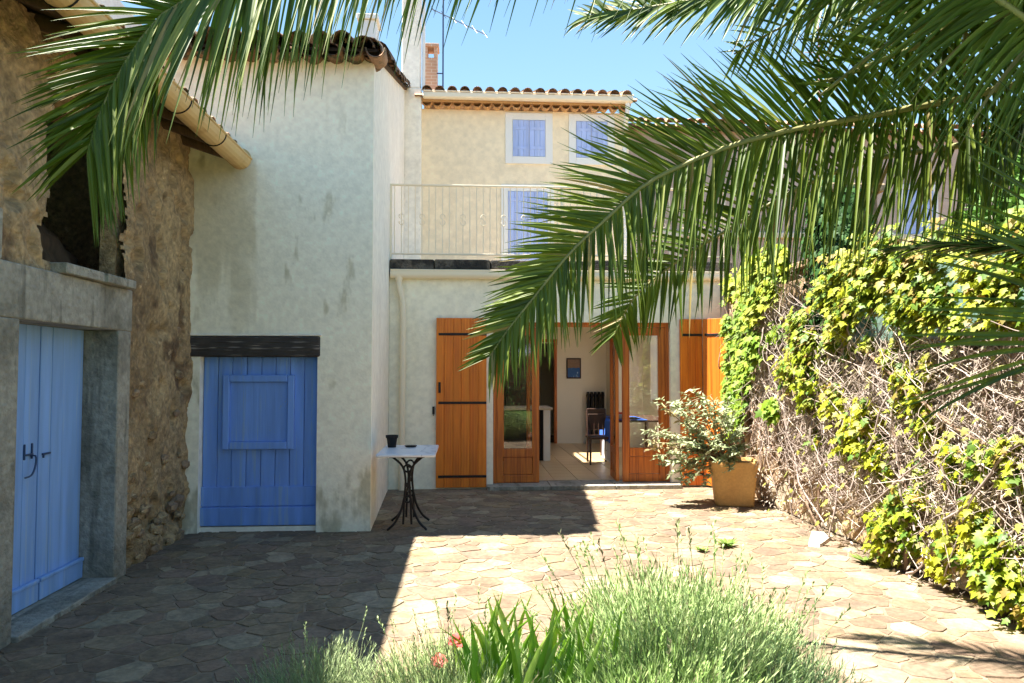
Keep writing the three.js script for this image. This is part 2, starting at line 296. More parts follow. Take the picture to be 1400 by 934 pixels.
  // two leaves of vertical planks
  for (const [a, b] of [[-5.045, -5.595], [-4.4, -5.035]]) {
    const leaf = part('door', bx(-2.87, -2.835, 0.045, 1.85, a, b), M.blueLeft, barn);
    const n = 4, w = (b - a) / n;
    for (let i = 0; i < n; i++) part('plank', rb(-2.835, -2.805 + rr(-0.003, 0.003), 0.05, 1.848, a + w * i - 0.0015, a + w * (i + 1) + 0.0015, 0.004), M.blueLeft, leaf, { uvShift: [rr(0, 3), rr(0, 3)] });
    part('weather_board', [rb(-2.806, -2.775, 0.045, 0.165, a - 0.004, b + 0.004, 0.006), rb(-2.8, -2.765, 0.165, 0.192, a - 0.004, b + 0.004, 0.008)], M.blueLeft, leaf);
    if (a > -5) {
      part('handle', [tube([[-2.8, 1.0, -4.95], [-2.77, 1.0, -4.95], [-2.765, 0.94, -4.945], [-2.765, 0.88, -4.9], [-2.78, 0.87, -4.86]], 0.006, 14, 6), rb(-2.805, -2.793, 0.98, 1.08, -4.967, -4.957, 0.003), rb(-2.805, -2.79, 1.004, 1.016, -4.967, -4.88, 0.003), rb(-2.805, -2.793, 0.98, 1.08, -4.885, -4.876, 0.003)], M.fitting, leaf);
    } else part('latch', [rb(-2.805, -2.79, 0.99, 1.002, -5.17, -5.08, 0.003), rb(-2.805, -2.793, 0.97, 1.0, -5.1, -5.09, 0.003)], M.fitting, leaf);
  }
  // roof: boards, rafters, gutter, barrel tiles
  const sl = 0.34, ry = (x) => 3.62 + (-2.2 - x) * sl;
  const rp = []; for (const [x, t] of [[-2.12, 0], [-7.3, 0], [-7.3, 0.05], [-2.12, 0.05]]) for (const z of [2.3, -7.18]) rp.push(x, ry(x) + t, z);
  const roof = part('roof', raw(rp, [0, 1, 2, 1, 3, 2, 2, 3, 4, 3, 5, 4, 4, 5, 6, 5, 7, 6, 6, 7, 0, 7, 1, 0, 0, 2, 6, 2, 4, 6, 1, 7, 3, 3, 7, 5]).toNonIndexed(), M.rafter, barn);
  for (let z = -6.95; z < 1.8; z += 0.46) part('rafter', rod([-2.2, ry(-2.2) - 0.05, z], [-5, ry(-5) - 0.05, z], 0.05, 0.055, 7), M.rafter, roof);
  part('wall_plate', rb(-2.95, -2.72, 3.5, 3.6, -7.18, 2.2, 0.02), M.rafter, barn);
  const far = [];
  for (let k = 0, z = -7.05; z < 2.2; z += 0.215, k++) {
    for (let q = 0; q < 3; q++) {
      const g = canal(0.1, 0.46).rotateY(Math.PI / 2).rotateZ(-Math.atan(sl)).translate(-2.2 - q * 0.36 + rr(-0.01, 0.01), ry(-2.2 - q * 0.36) + 0.03 + q * 0.004, z + rr(-0.006, 0.006));
      if (q === 0 && z < -3) part('roof_tile', g, k % 2 ? M.tileA : M.tileB, roof, { uvShift: [rr(0, 5), rr(0, 5)] }); else far.push(g);
    }
  }
  part('roof_tiles', far, M.tileA, roof, { kind: 'stuff' });
  const pr = []; for (let i = 0; i <= 10; i++) { const a = Math.PI + (Math.PI * i) / 10; pr.push([Math.cos(a) * 0.105, Math.sin(a) * 0.105]); } for (let i = 10; i >= 0; i--) { const a = Math.PI + (Math.PI * i) / 10; pr.push([Math.cos(a) * 0.097, Math.sin(a) * 0.097]); }
  const gs = new THREE.Shape(pr.map((p) => new THREE.Vector2(...p)));
  const gut = part('gutter', [new THREE.ExtrudeGeometry(gs, { depth: 9.2, bevelEnabled: false, steps: 1 }).translate(-2.17, 3.6, -7.16), new THREE.CylinderGeometry(0.104, 0.104, 0.006, 20, 1, false, Math.PI / 2, Math.PI).rotateX(Math.PI / 2).translate(-2.17, 3.6, -7.158), tube([[-2.275, 3.6, -7.1], [-2.275, 3.6, 2]], 0.009, 2, 6), tube([[-2.065, 3.6, -7.16], [-2.065, 3.6, 2]], 0.011, 2, 6)], M.gutter, barn, { label: 'cream half-round gutter along the barn eave' });
  for (const z of [-6.4, -5.6, -4.8, -4.0]) part('gutter_bracket', new THREE.TorusGeometry(0.108, 0.006, 5, 14, Math.PI).rotateZ(Math.PI).translate(-2.17, 3.6, z), M.iron, gut);
}

// ---------------------------------------------------------------- the tall rendered building with the blue door
const tSlope = 0.335, tTop = (z) => 4.66 + tSlope * (-z - 7.2), tX = (z) => -0.9 - 0.037 * (-z - 7.2);
// weathered render of this wall: rain runs under the roof and gutter end, damp and lichen patches at the foot, each with its own ragged outline
M.towerFront = std({ map: (() => {
  const run = fbm(70, 4, 4, 211), run2 = fbm(26, 3, 4, 223), patch = fbm(14, 14, 5, 229), grit = fbm(120, 120, 3, 233);
  return tex(1024, 5, (u, v) => {
    const x = -5 + u * 5, y = v * 5, g = 1 + (grit(u, v) - 0.5) * 0.12;
    let c = [252, 243, 220];
    const wob = (patch(u, v) - 0.5), nearGutter = sstep(-1.75, -2.25, x + wob * 0.7) * sstep(1.7, 2.4, y + wob) * sstep(3.7, 3.4, y);
    c = mixc(c, [150, 132, 92], sstep(0.5, 0.68, run2(u, v) + nearGutter * 0.12) * (0.3 * nearGutter));
    c = mixc(c, [168, 152, 118], sstep(0.6, 0.8, run(u, v)) * (0.0 + 0.06 * sstep(3.0, 4.4, y + wob * 1.5)));
    c = mixc(c, [146, 132, 96], sstep(0.5, 0.68, patch(u * 2 + 0.3, v) * 0.7 + run(u, v * 2) * 0.3 + 0.2 * sstep(1.0, 0.0, y) - 0.13) * 0.45);
    return c.map((k) => k * g);
  });
})(), bumpMap: grainBump, bumpScale: 0.0025, roughness: 0.93 });
const tower = thing('outbuilding', 'tall cream rendered outbuilding with old tiled roof and blue plank door', 'building', [-2, 0, -7.2]);
{
  const prism = (za, zb) => { const p = []; for (const z of [za, zb]) { const X = tX(z); p.push(X, 0, z, X - 0.35, 0, z, X - 0.35, tTop(z), z, X, tTop(z), z); } return raw(p, [0, 3, 2, 0, 2, 1, 4, 5, 6, 4, 6, 7, 0, 4, 7, 0, 7, 3, 1, 2, 6, 1, 6, 5, 3, 7, 6, 3, 6, 2]).toNonIndexed(); };
  const sideG = prism(-7.2, -13.7); sideG.computeVertexNormals();
  const wall = part('wall', [bx(-5.2, -2.53, 0, 4.66, -7.55, -7.2), bx(-2.53, -1.42, 1.88, 4.66, -7.55, -7.2), bx(-1.42, -1.25, 0, 4.66, -7.55, -7.2), bx(-2.53, -1.42, 0, 0.05, -7.55, -7.26), bx(-5.2, -4.9, 0, 6.8, -13.7, -7.55), bx(-5.2, -1.5, 0, 6.8, -14, -13.7), sideG], M.tower, tower);
  part('front_render', [bx(-5.2, -2.53, 0, 4.66, -7.2, -7.19), bx(-2.53, -1.42, 1.907, 4.66, -7.2, -7.19), bx(-1.42, -0.902, 0, 4.66, -7.2, -7.19)], M.towerFront, tower);
  part('lintel', rb(-2.63, -1.395, 1.685, 1.885, -7.5, -7.17, 0.02, 2), M.oldBeam, tower, { label: 'weathered dark timber beam over the blue door' });
  part('door_ledge', rb(-2.66, -1.38, 1.886, 1.905, -7.5, -7.175, 0.006), M.tower, tower);
  const door = part('door', bx(-2.53, -1.42, 0.055, 1.69, -7.35, -7.31), M.blueTower, tower);
  const n = 8, w = 1.1 / n;
  for (let i = 0; i < n; i++) { const j = rr(-0.004, 0.004); part('plank', rb(-2.525 + w * i + 0.002, -2.525 + w * (i + 1) - 0.002, 0.06, 1.685, -7.31, -7.283 + j, 0.006), M.blueTower, door, { uvShift: [rr(0, 3), rr(0, 3)] }); }
  part('hatch_frame', [rb(-2.33, -2.265, 0.79, 1.51, -7.29, -7.235, 0.01), rb(-1.715, -1.65, 0.79, 1.51, -7.29, -7.235, 0.01), rb(-2.265, -1.715, 1.44, 1.51, -7.29, -7.236, 0.01), rb(-2.265, -1.715, 0.79, 0.865, -7.29, -7.236, 0.01)], M.blueTower, door);
  part('hatch_panel', rb(-2.265, -1.715, 0.865, 1.44, -7.29, -7.265, 0.004), M.blueTower, door);
  part('bottom_board', [rb(-2.528, -1.422, 0.06, 0.235, -7.29, -7.25, 0.006), rb(-2.528, -1.422, 0.245, 0.43, -7.29, -7.268, 0.005)], M.blueTower, door);
  // roof
  const p = []; for (const z of [-7.02, -13.9]) for (const t of [0, 0.06]) { p.push(-5.3, tTop(z) + t, z, -0.86 - 0.037 * (-z - 7.2), tTop(z) + t, z); }
  const roof = part('roof', raw(p, [0, 1, 3, 0, 3, 2, 4, 6, 7, 4, 7, 5, 0, 4, 5, 0, 5, 1, 2, 3, 7, 2, 7, 6, 1, 5, 7, 1, 7, 3, 0, 2, 6, 0, 6, 4]).toNonIndexed(), M.rafter, tower);
  const th = Math.atan(tSlope), far = [];
  for (let k = 0, x = -0.96; x > -5.2; x -= 0.205, k++) {
    const c = (kk) => (k * 7 + kk) % 5 ? M.tileB : M.tileA;
    part('eave_tile', canal(0.1, 0.34, false).rotateX(0.06).translate(x + 0.1 + rr(-0.01, 0.01), tTop(-6.96) + 0.06 + rr(-0.01, 0.01), -6.94 + rr(-0.02, 0.02)), c(0), roof, { uvShift: [rr(0, 5), rr(0, 5)] });
    part('eave_tile', canal(0.095, 0.34, false).translate(x + 0.04, tTop(-7.2) + 0.02, -7.1 + rr(-0.01, 0.01)), c(2), roof, { uvShift: [rr(0, 5), rr(0, 5)] });
    for (let q = 0; q < 4; q++) {
      const z = -6.9 - q * 0.38, g = canal(0.105, 0.45).rotateZ(rr(-0.08, 0.08)).rotateX(th + rr(-0.03, 0.03)).translate(x + rr(-0.015, 0.015), tTop(z) + 0.085 + rr(-0.012, 0.02), z + rr(-0.03, 0.03));
      if (q < 1) part('roof_tile', g, c(1), roof, { uvShift: [rr(0, 5), rr(0, 5)] }); else far.push(g);
    }
  }
  part('roof_tiles', far, M.tileB, roof, { kind: 'stuff' });
  for (let z = -7.0, k = 0; z > -13.7; z -= 0.33, k++) part('verge_tile', canal(0.115, 0.42).rotateZ(rr(-0.25, 0.12)).rotateX(th + rr(-0.06, 0.06)).translate(tX(z) + 0.0 + rr(-0.03, 0.03), tTop(z) + 0.05 + rr(-0.02, 0.03), z), k % 3 ? M.tileB : M.tileA, roof, { uvShift: [rr(0, 5), rr(0, 5)] });
  part('chimney', [rb(-1.38, -1.16, 5.2, 6.12, -9.75, -9.45, 0.012), rb(-1.41, -1.13, 6.12, 6.19, -9.78, -9.42, 0.01)], M.white, tower, { label: 'small white chimney behind the tiled verge' });
  // weeds along the old eave
  const wg = []; for (let i = 0; i < 60; i++) { const x = rr(-2.4, -0.95), z = rr(-7.15, -6.9), y = tTop(z) + 0.1; wg.push(rod([x, y, z], [x + rr(-0.06, 0.06), y + rr(0.04, 0.13), z + rr(-0.04, 0.06)], 0.004, 0.001, 4)); }
  part('roof_weeds', wg, std({ color: srgb(120, 104, 58) }), roof, { kind: 'stuff' });
}

// ---------------------------------------------------------------- the house: ground floor room, terrace, upper storey
const F = -9.7;
const house = thing('house', 'cream house with orange shutters, terrace over the garden room and tiled roof', 'house', [1.2, 0, -9.7]);
{
  part('facade_wall', [bx(-0.99, 0.38, 0, 2.86, F - 0.3, F), bx(2.77, 3.62, 0, 2.86, F - 0.3, F), bx(0.38, 2.77, 2.2, 2.86, F - 0.3, F)], M.facade, house);
  part('interior_wall', [bx(-0.9, -0.75, 0, 2.75, -15, -10.0), bx(3.5, 3.62, 0, 0.95, -15, -10.0), bx(3.5, 3.62, 2.35, 2.75, -15, -10.0), bx(3.5, 3.62, 0.95, 2.35, -15, -13.6), bx(3.5, 3.62, 0.95, 2.35, -10.6, -10.0), bx(-0.9, 1.5, 0, 2.75, -15.15, -15), bx(1.86, 3.62, 0, 2.75, -15.15, -15), bx(1.5, 1.86, 2.12, 2.75, -15.15, -15), bx(2.93, 3.5, 0, 2.75, -15, -14.2), bx(1.0, 2.3, 0, 2.75, -17.2, -17.05), bx(1.0, 1.1, 0, 2.75, -17.05, -15.15), bx(2.2, 2.3, 0, 2.75, -17.05, -15.15)], M.interior, house);
  const sw = part('side_window', [rb(3.53, 3.6, 0.95, 1.01, -13.6, -10.6, 0.005), rb(3.53, 3.6, 2.29, 2.35, -13.6, -10.6, 0.005), rb(3.53, 3.6, 1.01, 2.29, -12.14, -12.06, 0.005)], M.joinery, house);
  part('pane', bx(3.56, 3.564, 1.01, 2.29, -13.6, -10.6), M.glass, sw);
  part('door_frame', [rb(1.84, 1.9, 0.06, 2.14, -15.02, -14.96, 0.006), rb(1.46, 1.52, 0.06, 2.14, -15.02, -14.96, 0.006), rb(1.46, 1.9, 2.14, 2.2, -15.02, -14.96, 0.006)], M.joinery, house);
  const slabs = [bx(-0.99, 1.7, 2.75, 3.0, -11.85, F - 0.3), bx(3.3, 3.62, 2.75, 3.0, -11.85, F - 0.3), bx(1.7, 3.3, 2.75, 3.0, -10.7, F - 0.3), bx(-0.99, 3.62, 2.75, 3.0, -15.2, -13.3), bx(-0.99, 0.6, 2.75, 3.0, -13.3, -11.85), bx(1.34, 1.7, 2.75, 3.0, -13.3, -11.85), bx(3.3, 3.62, 2.75, 3.0, -13.3, -11.85), bx(1.7, 3.3, 2.75, 3.0, -13.3, -13.1), bx(1.0, 2.3, 2.75, 2.9, -17.2, -15.2)];
  part('terrace_slab', slabs, M.interior, house);
  const deckM = std({ map: tex(256, 1.5, (u, v) => mixc([206, 178, 142], [186, 156, 120], blotB(u, v))), roughness: 0.8 });
  part('terrace_floor', [bx(-1.0, 1.7, 3.0, 3.012, -11.85, F - 0.02), bx(3.3, 3.62, 3.0, 3.012, -11.85, F - 0.02), bx(1.7, 3.3, 3.0, 3.012, -10.7, F - 0.02), bx(-1.0, 3.62, 3.0, 3.012, -14, -13.3), bx(-1.0, 0.6, 3.0, 3.012, -13.3, -11.85), bx(1.34, 1.7, 3.0, 3.012, -13.3, -11.85), bx(3.3, 3.62, 3.0, 3.012, -13.3, -11.85), bx(1.7, 3.3, 3.0, 3.012, -13.3, -13.1)], deckM, house);
  const sky = part('roof_light', [bx(0.57, 0.61, 3.012, 3.05, -13.32, -11.83), bx(1.33, 1.37, 3.012, 3.05, -13.32, -11.83), bx(0.61, 1.33, 3.012, 3.05, -13.32, -13.28), bx(0.61, 1.33, 3.012, 3.05, -11.87, -11.83), bx(0.72, 0.75, 3.02, 3.045, -13.28, -11.87)], M.white, house);
  part('pane', bx(0.61, 1.33, 3.03, 3.034, -13.28, -11.87), M.glass, sky);
  const sky2 = part('roof_light', [bx(1.68, 1.72, 3.012, 3.07, -13.12, -10.68), bx(3.28, 3.32, 3.012, 3.07, -13.12, -10.68), bx(1.72, 3.28, 3.012, 3.07, -13.12, -13.08), bx(1.72, 3.28, 3.012, 3.07, -10.72, -10.68), bx(2.48, 2.52, 3.02, 3.06, -13.08, -10.72)], M.white, house);
  part('pane', bx(1.72, 3.28, 3.035, 3.04, -13.08, -10.72), M.glass, sky2);
  for (let x = -0.98, i = 0; x < 3.6; i++) { const L = rr(0.5, 0.75); part('coping_stone', rb(x, Math.min(3.62, x + L - 0.008), 2.885 + rr(-0.004, 0.004), 3.02 + rr(-0.006, 0.006), F - 0.299, F + 0.075 + rr(-0.01, 0.01), 0.018, 2), M.coping, house, { uvShift: [rr(0, 5), rr(0, 5)] }); x += L; }
  const pr = []; for (let i = 0; i <= 10; i++) { const a = Math.PI + (Math.PI * i) / 10; pr.push([Math.cos(a) * 0.06, Math.sin(a) * 0.06 - 0.05]); } pr.push([0.06, 0]); pr.push([-0.06, 0]);
  const gs = new THREE.Shape(pr.map((q) => new THREE.Vector2(...q)));
  const gut = part('gutter', [new THREE.ExtrudeGeometry(gs, { depth: 4.5, bevelEnabled: false }).rotateY(Math.PI / 2).translate(-0.97, 2.872, F + 0.062), rb(-0.97, 3.53, 2.862, 2.878, F + 0.002, F + 0.128, 0.004)], M.cream, house);
  part('downpipe', [tube([[-0.86, 2.77, F + 0.06], [-0.86, 2.66, F + 0.06], [-0.82, 2.5, F + 0.05], [-0.81, 2.4, F + 0.05], [-0.81, 1.2, F + 0.05], [-0.81, 0.0, F + 0.05]], 0.04, 40, 12), lathe([[0.04, 0], [0.065, 0.1]], 14).translate(-0.86, 2.72, F + 0.06)], M.cream, gut);
  // threshold
  for (const [a, b] of [[0.3, 1.12], [1.128, 1.98], [1.988, 2.86]]) part('threshold_stone', rb(a, b, 0, 0.055, F - 0.3, F + 0.2, 0.008, 2), M.concrete, house);
  // tiled floor inside
  const fm = [0, 1, 2].map((k) => std({ color: srgb(208 + k * 8, 186 + k * 6, 154 + k * 5), roughness: 0.35, map: M.interior.map }));
  part('floor', bx(-0.75, 3.5, 0, 0.045, -17, F - 0.3), M.mortar, house);
  const rest = [];
  for (let i = 0; i < 13; i++) for (let j = 0; j < 16; j++) { const x = -0.72 + i * 0.325, z = F - 0.305 - j * 0.325, g = rb(x + 0.003, x + 0.322, 0.04, 0.058, z - 0.322, z - 0.003, 0.003); if (i > 4 && i < 10) part('floor_tile', g, fm[(i * 5 + j * 3) % 3], house); else rest.push(g); }
  part('floor_tiles', rest, fm[1], house, { kind: 'stuff' });
  // french windows
  const D = F - 0.07;
  part('window_frame', [rb(0.38, 0.43, 0.055, 2.2, D - 0.06, D, 0.006), rb(2.72, 2.77, 0.055, 2.2, D - 0.06, D, 0.006), rb(0.43, 2.72, 2.14, 2.2, D - 0.06, D, 0.006)], M.joinery, house);
  const leaf = (name, w, place, label) => { // leaf in its own plane: x 0..w, hinged at 0
    const st = 0.085, parts = [rb(0, st, 0.06, 2.135, -0.045, 0, 0.006), rb(w - st, w, 0.06, 2.135, -0.045, 0, 0.006), rb(st, w - st, 2.04, 2.135, -0.044, -0.001, 0.006), rb(st, w - st, 0.4, 0.5, -0.044, -0.001, 0.006), rb(st, w - st, 0.06, 0.16, -0.044, -0.001, 0.006)].map(place);
    const l = part(name, parts, M.joinery, house, { label });
    part('pane', place(bx(st - 0.005, w - st + 0.005, 0.495, 2.045, -0.025, -0.021)), M.glass, l);
    part('kick_panel', place(rb(st + 0.004, w - st - 0.004, 0.164, 0.396, -0.035, -0.012, 0.01, 2)), M.joinery, l);
    part('glazing_bead', [bx(st, w - st, 0.5, 0.512, -0.02, -0.004), bx(st, w - st, 2.028, 2.04, -0.02, -0.004), bx(st, st + 0.012, 0.512, 2.028, -0.02, -0.004), bx(w - st - 0.012, w - st, 0.512, 2.028, -0.02, -0.004)].map(place), M.joinery, l);
    return l;
  };
  leaf('french_window', 0.57, (g) => g.translate(0.43, 0, D - 0.01));
  leaf('french_window', 0.59, (g) => g.translate(2.13, 0, D - 0.01));
  leaf('french_window', 0.56, (g) => g.rotateY(Math.PI / 2 - 0.06).translate(2.09, 0, D - 0.06), 'leaf folded back into the room, on the right');
  const lf = leaf('french_window', 0.56, (g) => g.rotateY(Math.PI / 2 + 0.12).translate(0.99, 0, D - 0.06), 'leaf folded back into the room, on the left');
  // plank shutters with strap hinges
  const shutter = (w, place, straps, label) => {
    const s = part('shutter', place(bx(0, w, 0.03, 2.24, 0, 0.02)), M.orange, house, { label });
    const n = Math.max(3, Math.round(w / 0.11)), pw = w / n;
    for (let i = 0; i < n; i++) part('plank', place(rb(pw * i + 0.001, pw * (i + 1) - 0.001, 0.025, 2.245, 0.02, 0.04, 0.004)), [M.orange, M.orangeB, M.orangeC][Math.floor(rnd() * 3)], s, { uvShift: [rr(0, 3), rr(0, 3)] });
    for (const y of straps) part('strap_hinge', place(rb(0.03, w, y - 0.016, y + 0.016, 0.04, 0.048, 0.003)), M.iron, s);
    return s;
  };
  const sl = shutter(0.66, (g) => g.translate(-0.37, 0, F + 0.02), [2.03, 1.13, 0.17]);
  part('bolt', rb(-0.34, -0.31, 1.26, 1.4, F + 0.06, F + 0.075, 0.005), M.iron, sl);
  part('shutter_catch', [rb(-0.42, -0.39, 0.98, 1.08, F, F + 0.03, 0.006), rod([-0.405, 0.97, F], [-0.405, 0.97, F + 0.05], 0.008)], M.iron, house);
  shutter(0.3, (g) => g.translate(2.89, 0, F + 0.02), [2.03, 0.17], 'inner leaf of the folded right shutter');
  shutter(0.36, (g) => g.translate(0, 0, -0.03).rotateY(-0.8).translate(3.2, 0, F + 0.06), [2.03, 0.17], 'outer leaf turned towards the sun');
}
// upper storey, set back behind the terrace
const barrel = (r, x, y, z, th, len = 0.45, up = true) => canal(r, len, up).rotateX(th).translate(x, y, z);
{
  const Z = -14, e = 6.6;
  part('upper_wall', [bx(-0.85, 3.2, 3.013, e, Z - 0.3, Z), bx(-0.85, -0.55, 3.013, e + 0.1, -20, Z - 0.3), bx(2.9, 3.2, 0, e + 0.1, -20, Z - 1.3), bx(-0.85, 3.2, 0, e, -20.3, -20)], M.house, house);
  part('chimney_breast', [rb(-1.2, -0.83, 3.013, 6.9, Z, Z + 0.27, 0.01), rb(-1.2, -0.85, 6.9, 9.6, Z - 0.1, Z + 0.27, 0.02, 2)], M.tower, house, { label: 'tall pale flue rising past the eave' });
  part('vent_pipe', rod([-0.79, 6.9, Z + 0.2], [-0.79, 9.3, Z + 0.2], 0.03, 0.03, 10), M.white, house);
  const win = (x0, x1, y0, y1, sur, label) => {
    const w = part('window', [rb(x0 - sur, x0, y0 - sur, y1 + sur, Z, Z + 0.025, 0.004), rb(x1, x1 + sur, y0 - sur, y1 + sur, Z, Z + 0.025, 0.004), rb(x0, x1, y1, y1 + sur, Z, Z + 0.025, 0.004), rb(x0, x1, y0 - sur, y0, Z, Z + 0.035, 0.004)], M.white, house, { label });
    const m = (x0 + x1) / 2;
    for (const [a, b] of [[x0 + 0.004, m - 0.003], [m + 0.003, x1 - 0.004]]) { const q = (b - a) / 3; part('shutter', [0, 1, 2].map((k) => rb(a + q * k + 0.001, a + q * (k + 1) - 0.001, y0 + 0.005, y1 - 0.005, Z + 0.002, Z + 0.03 + (k % 2) * 0.003, 0.006)), M.blueShutter, w); part('shutter_batten', [rb(a + 0.02, b - 0.02, y0 + 0.14, y0 + 0.2, Z + 0.03, Z + 0.042, 0.003), rb(a + 0.02, b - 0.02, y1 - 0.2, y1 - 0.14, Z + 0.03, Z + 0.042, 0.003)], M.blueShutter, w); }
  };
  win(0.92, 1.56, 5.7, 6.42, 0.14, 'window closed by pale blue shutters');
  win(2.16, 2.78, 5.7, 6.42, 0.14, 'second shuttered window, half behind the palm');
  win(0.83, 1.6, 3.16, 5.02, 0.13, 'tall shuttered terrace door');
  const s2 = std({ color: srgb(220, 190, 150) });
  const roof = part('roof', [(() => { const p = []; for (const [y, z] of [[e + 0.12, -13.68], [8.6, -19.8], [6.9, -20.5]]) for (const t of [0, 0.06]) p.push(-0.95, y + t, z, 3.3, y + t, z); return raw(p, [0, 4, 5, 0, 5, 1, 4, 8, 9, 4, 9, 5, 2, 3, 7, 2, 7, 6, 6, 7, 11, 6, 11, 10, 0, 1, 3, 0, 3, 2]).toNonIndexed(); })()], M.tileA, house);
  const far = [], th = 0.32;
  for (let x = -0.72, k = 0; x < 3.25; x += 0.238, k++) {
    part('roof_tile', barrel(0.095, x, e + 0.21, -13.6, th), k % 3 ? M.tileA : M.tileB, roof, { uvShift: [rr(0, 5), rr(0, 5)] });
    for (let q = 1; q < 5; q++) far.push(barrel(0.095, x, e + 0.21 + q * 0.125, -13.6 - q * 0.37, th));
  }
  part('roof_tiles', far, M.tileA, roof, { kind: 'stuff' });
  for (let x = -0.72; x < 3.15; x += 0.19) part('eave_tile', canal(0.088, 0.2, false).translate(x, e + 0.07, Z + 0.2), M.genoise, roof, { uvShift: [rr(0, 5), rr(0, 5)] });
  part('eave_bed', [rb(-0.82, 3.2, e + 0.07, e + 0.125, Z, Z + 0.22, 0.005)], M.genoise, roof);
  part('gutter', [rb(-0.8, 3.22, e + 0.09, e + 0.21, Z + 0.24, Z + 0.38, 0.04, 3), tube([[-0.8, e + 0.215, Z + 0.38], [3.22, e + 0.215, Z + 0.38]], 0.014, 2, 8)], M.cream, house, { label: 'pale gutter under the roof tiles' });
  part('downpipe', tube([[3.12, e + 0.1, Z + 0.3], [3.12, e - 0.1, Z + 0.26], [3.12, e - 0.3, Z + 0.06], [3.12, 3.1, Z + 0.06]], 0.045, 30, 10), M.white, house);
  part('chimney', [rb(-0.81, -0.55, 6.5, 7.74, Z - 0.6, Z - 0.3, 0.006), rb(-0.81, -0.74, 7.74, 7.95, Z - 0.6, Z - 0.3, 0.005), rb(-0.62, -0.55, 7.74, 7.95, Z - 0.6, Z - 0.3, 0.005), rb(-0.84, -0.52, 7.95, 8.02, Z - 0.63, Z - 0.27, 0.008)], M.brick, house, { label: 'slim brick chimney with a dark mouth' });
  const mast = [rod([-0.43, 6.8, Z], [-0.43, 9.2, Z], 0.017), rod([-0.55, 7.3, Z], [-0.43, 7.3, Z], 0.012), rod([-0.55, 7.05, Z], [-0.43, 7.05, Z], 0.012)];
  for (let i = 0; i < 6; i++) mast.push(rod([-0.62 + i * 0.2 - 0.05, 8.55 - i * 0.09 + 0.12, Z - 0.1], [-0.62 + i * 0.2 + 0.05, 8.55 - i * 0.09 - 0.12, Z + 0.1], 0.006));
  mast.push(rod([-0.66, 8.57, Z], [0.42, 8.08, Z], 0.009));
  const ant = thing('television_antenna', 'thin metal aerial mast beside the brick chimney', 'antenna', [-0.43, 6.8, Z]);
  part('mast', mast.slice(0, 3), std({ color: srgb(88, 96, 120), metalness: 0.6, roughness: 0.5 }), ant); part('aerial', mast.slice(3), std({ color: srgb(130, 134, 142), metalness: 0.7, roughness: 0.4 }), ant);
}
// railing of the terrace: thin cream bars with small scrolls
{
  const R = thing('terrace_railing', 'cream wrought iron railing with small scrolls along the terrace edge', 'railing', [1.3, 3.02, F]);
  const z = F - 0.02;
  part('top_rail', rb(-0.99, 3.55, 4.01, 4.035, z - 0.018, z + 0.018, 0.005), M.cream, R); part('bottom_rail', rb(-0.99, 3.55, 3.09, 3.11, z - 0.012, z + 0.012, 0.004), M.cream, R);
  for (let x = -0.93, i = 0; x < 3.54; x += 0.0905, i++) {
    part('baluster', rod([x, 3.11, z], [x, 4.01, z], 0.0065, 0.0065, 6), M.cream, R);
    if (i % 3 === 1) part('scroll', [0.04, -0.04].map((d) => new THREE.TorusGeometry(0.032, 0.0055, 5, 12, Math.PI * 1.5).rotateZ(d > 0 ? -0.4 : 2.7).translate(x, 3.56 + d, z + 0.012)), M.cream, R);
  }
  for (const x of [-0.98, 1.3, 3.54]) part('post', rb(x - 0.015, x + 0.015, 3.02, 4.01, z - 0.015, z + 0.015, 0.004), M.cream, R);
}
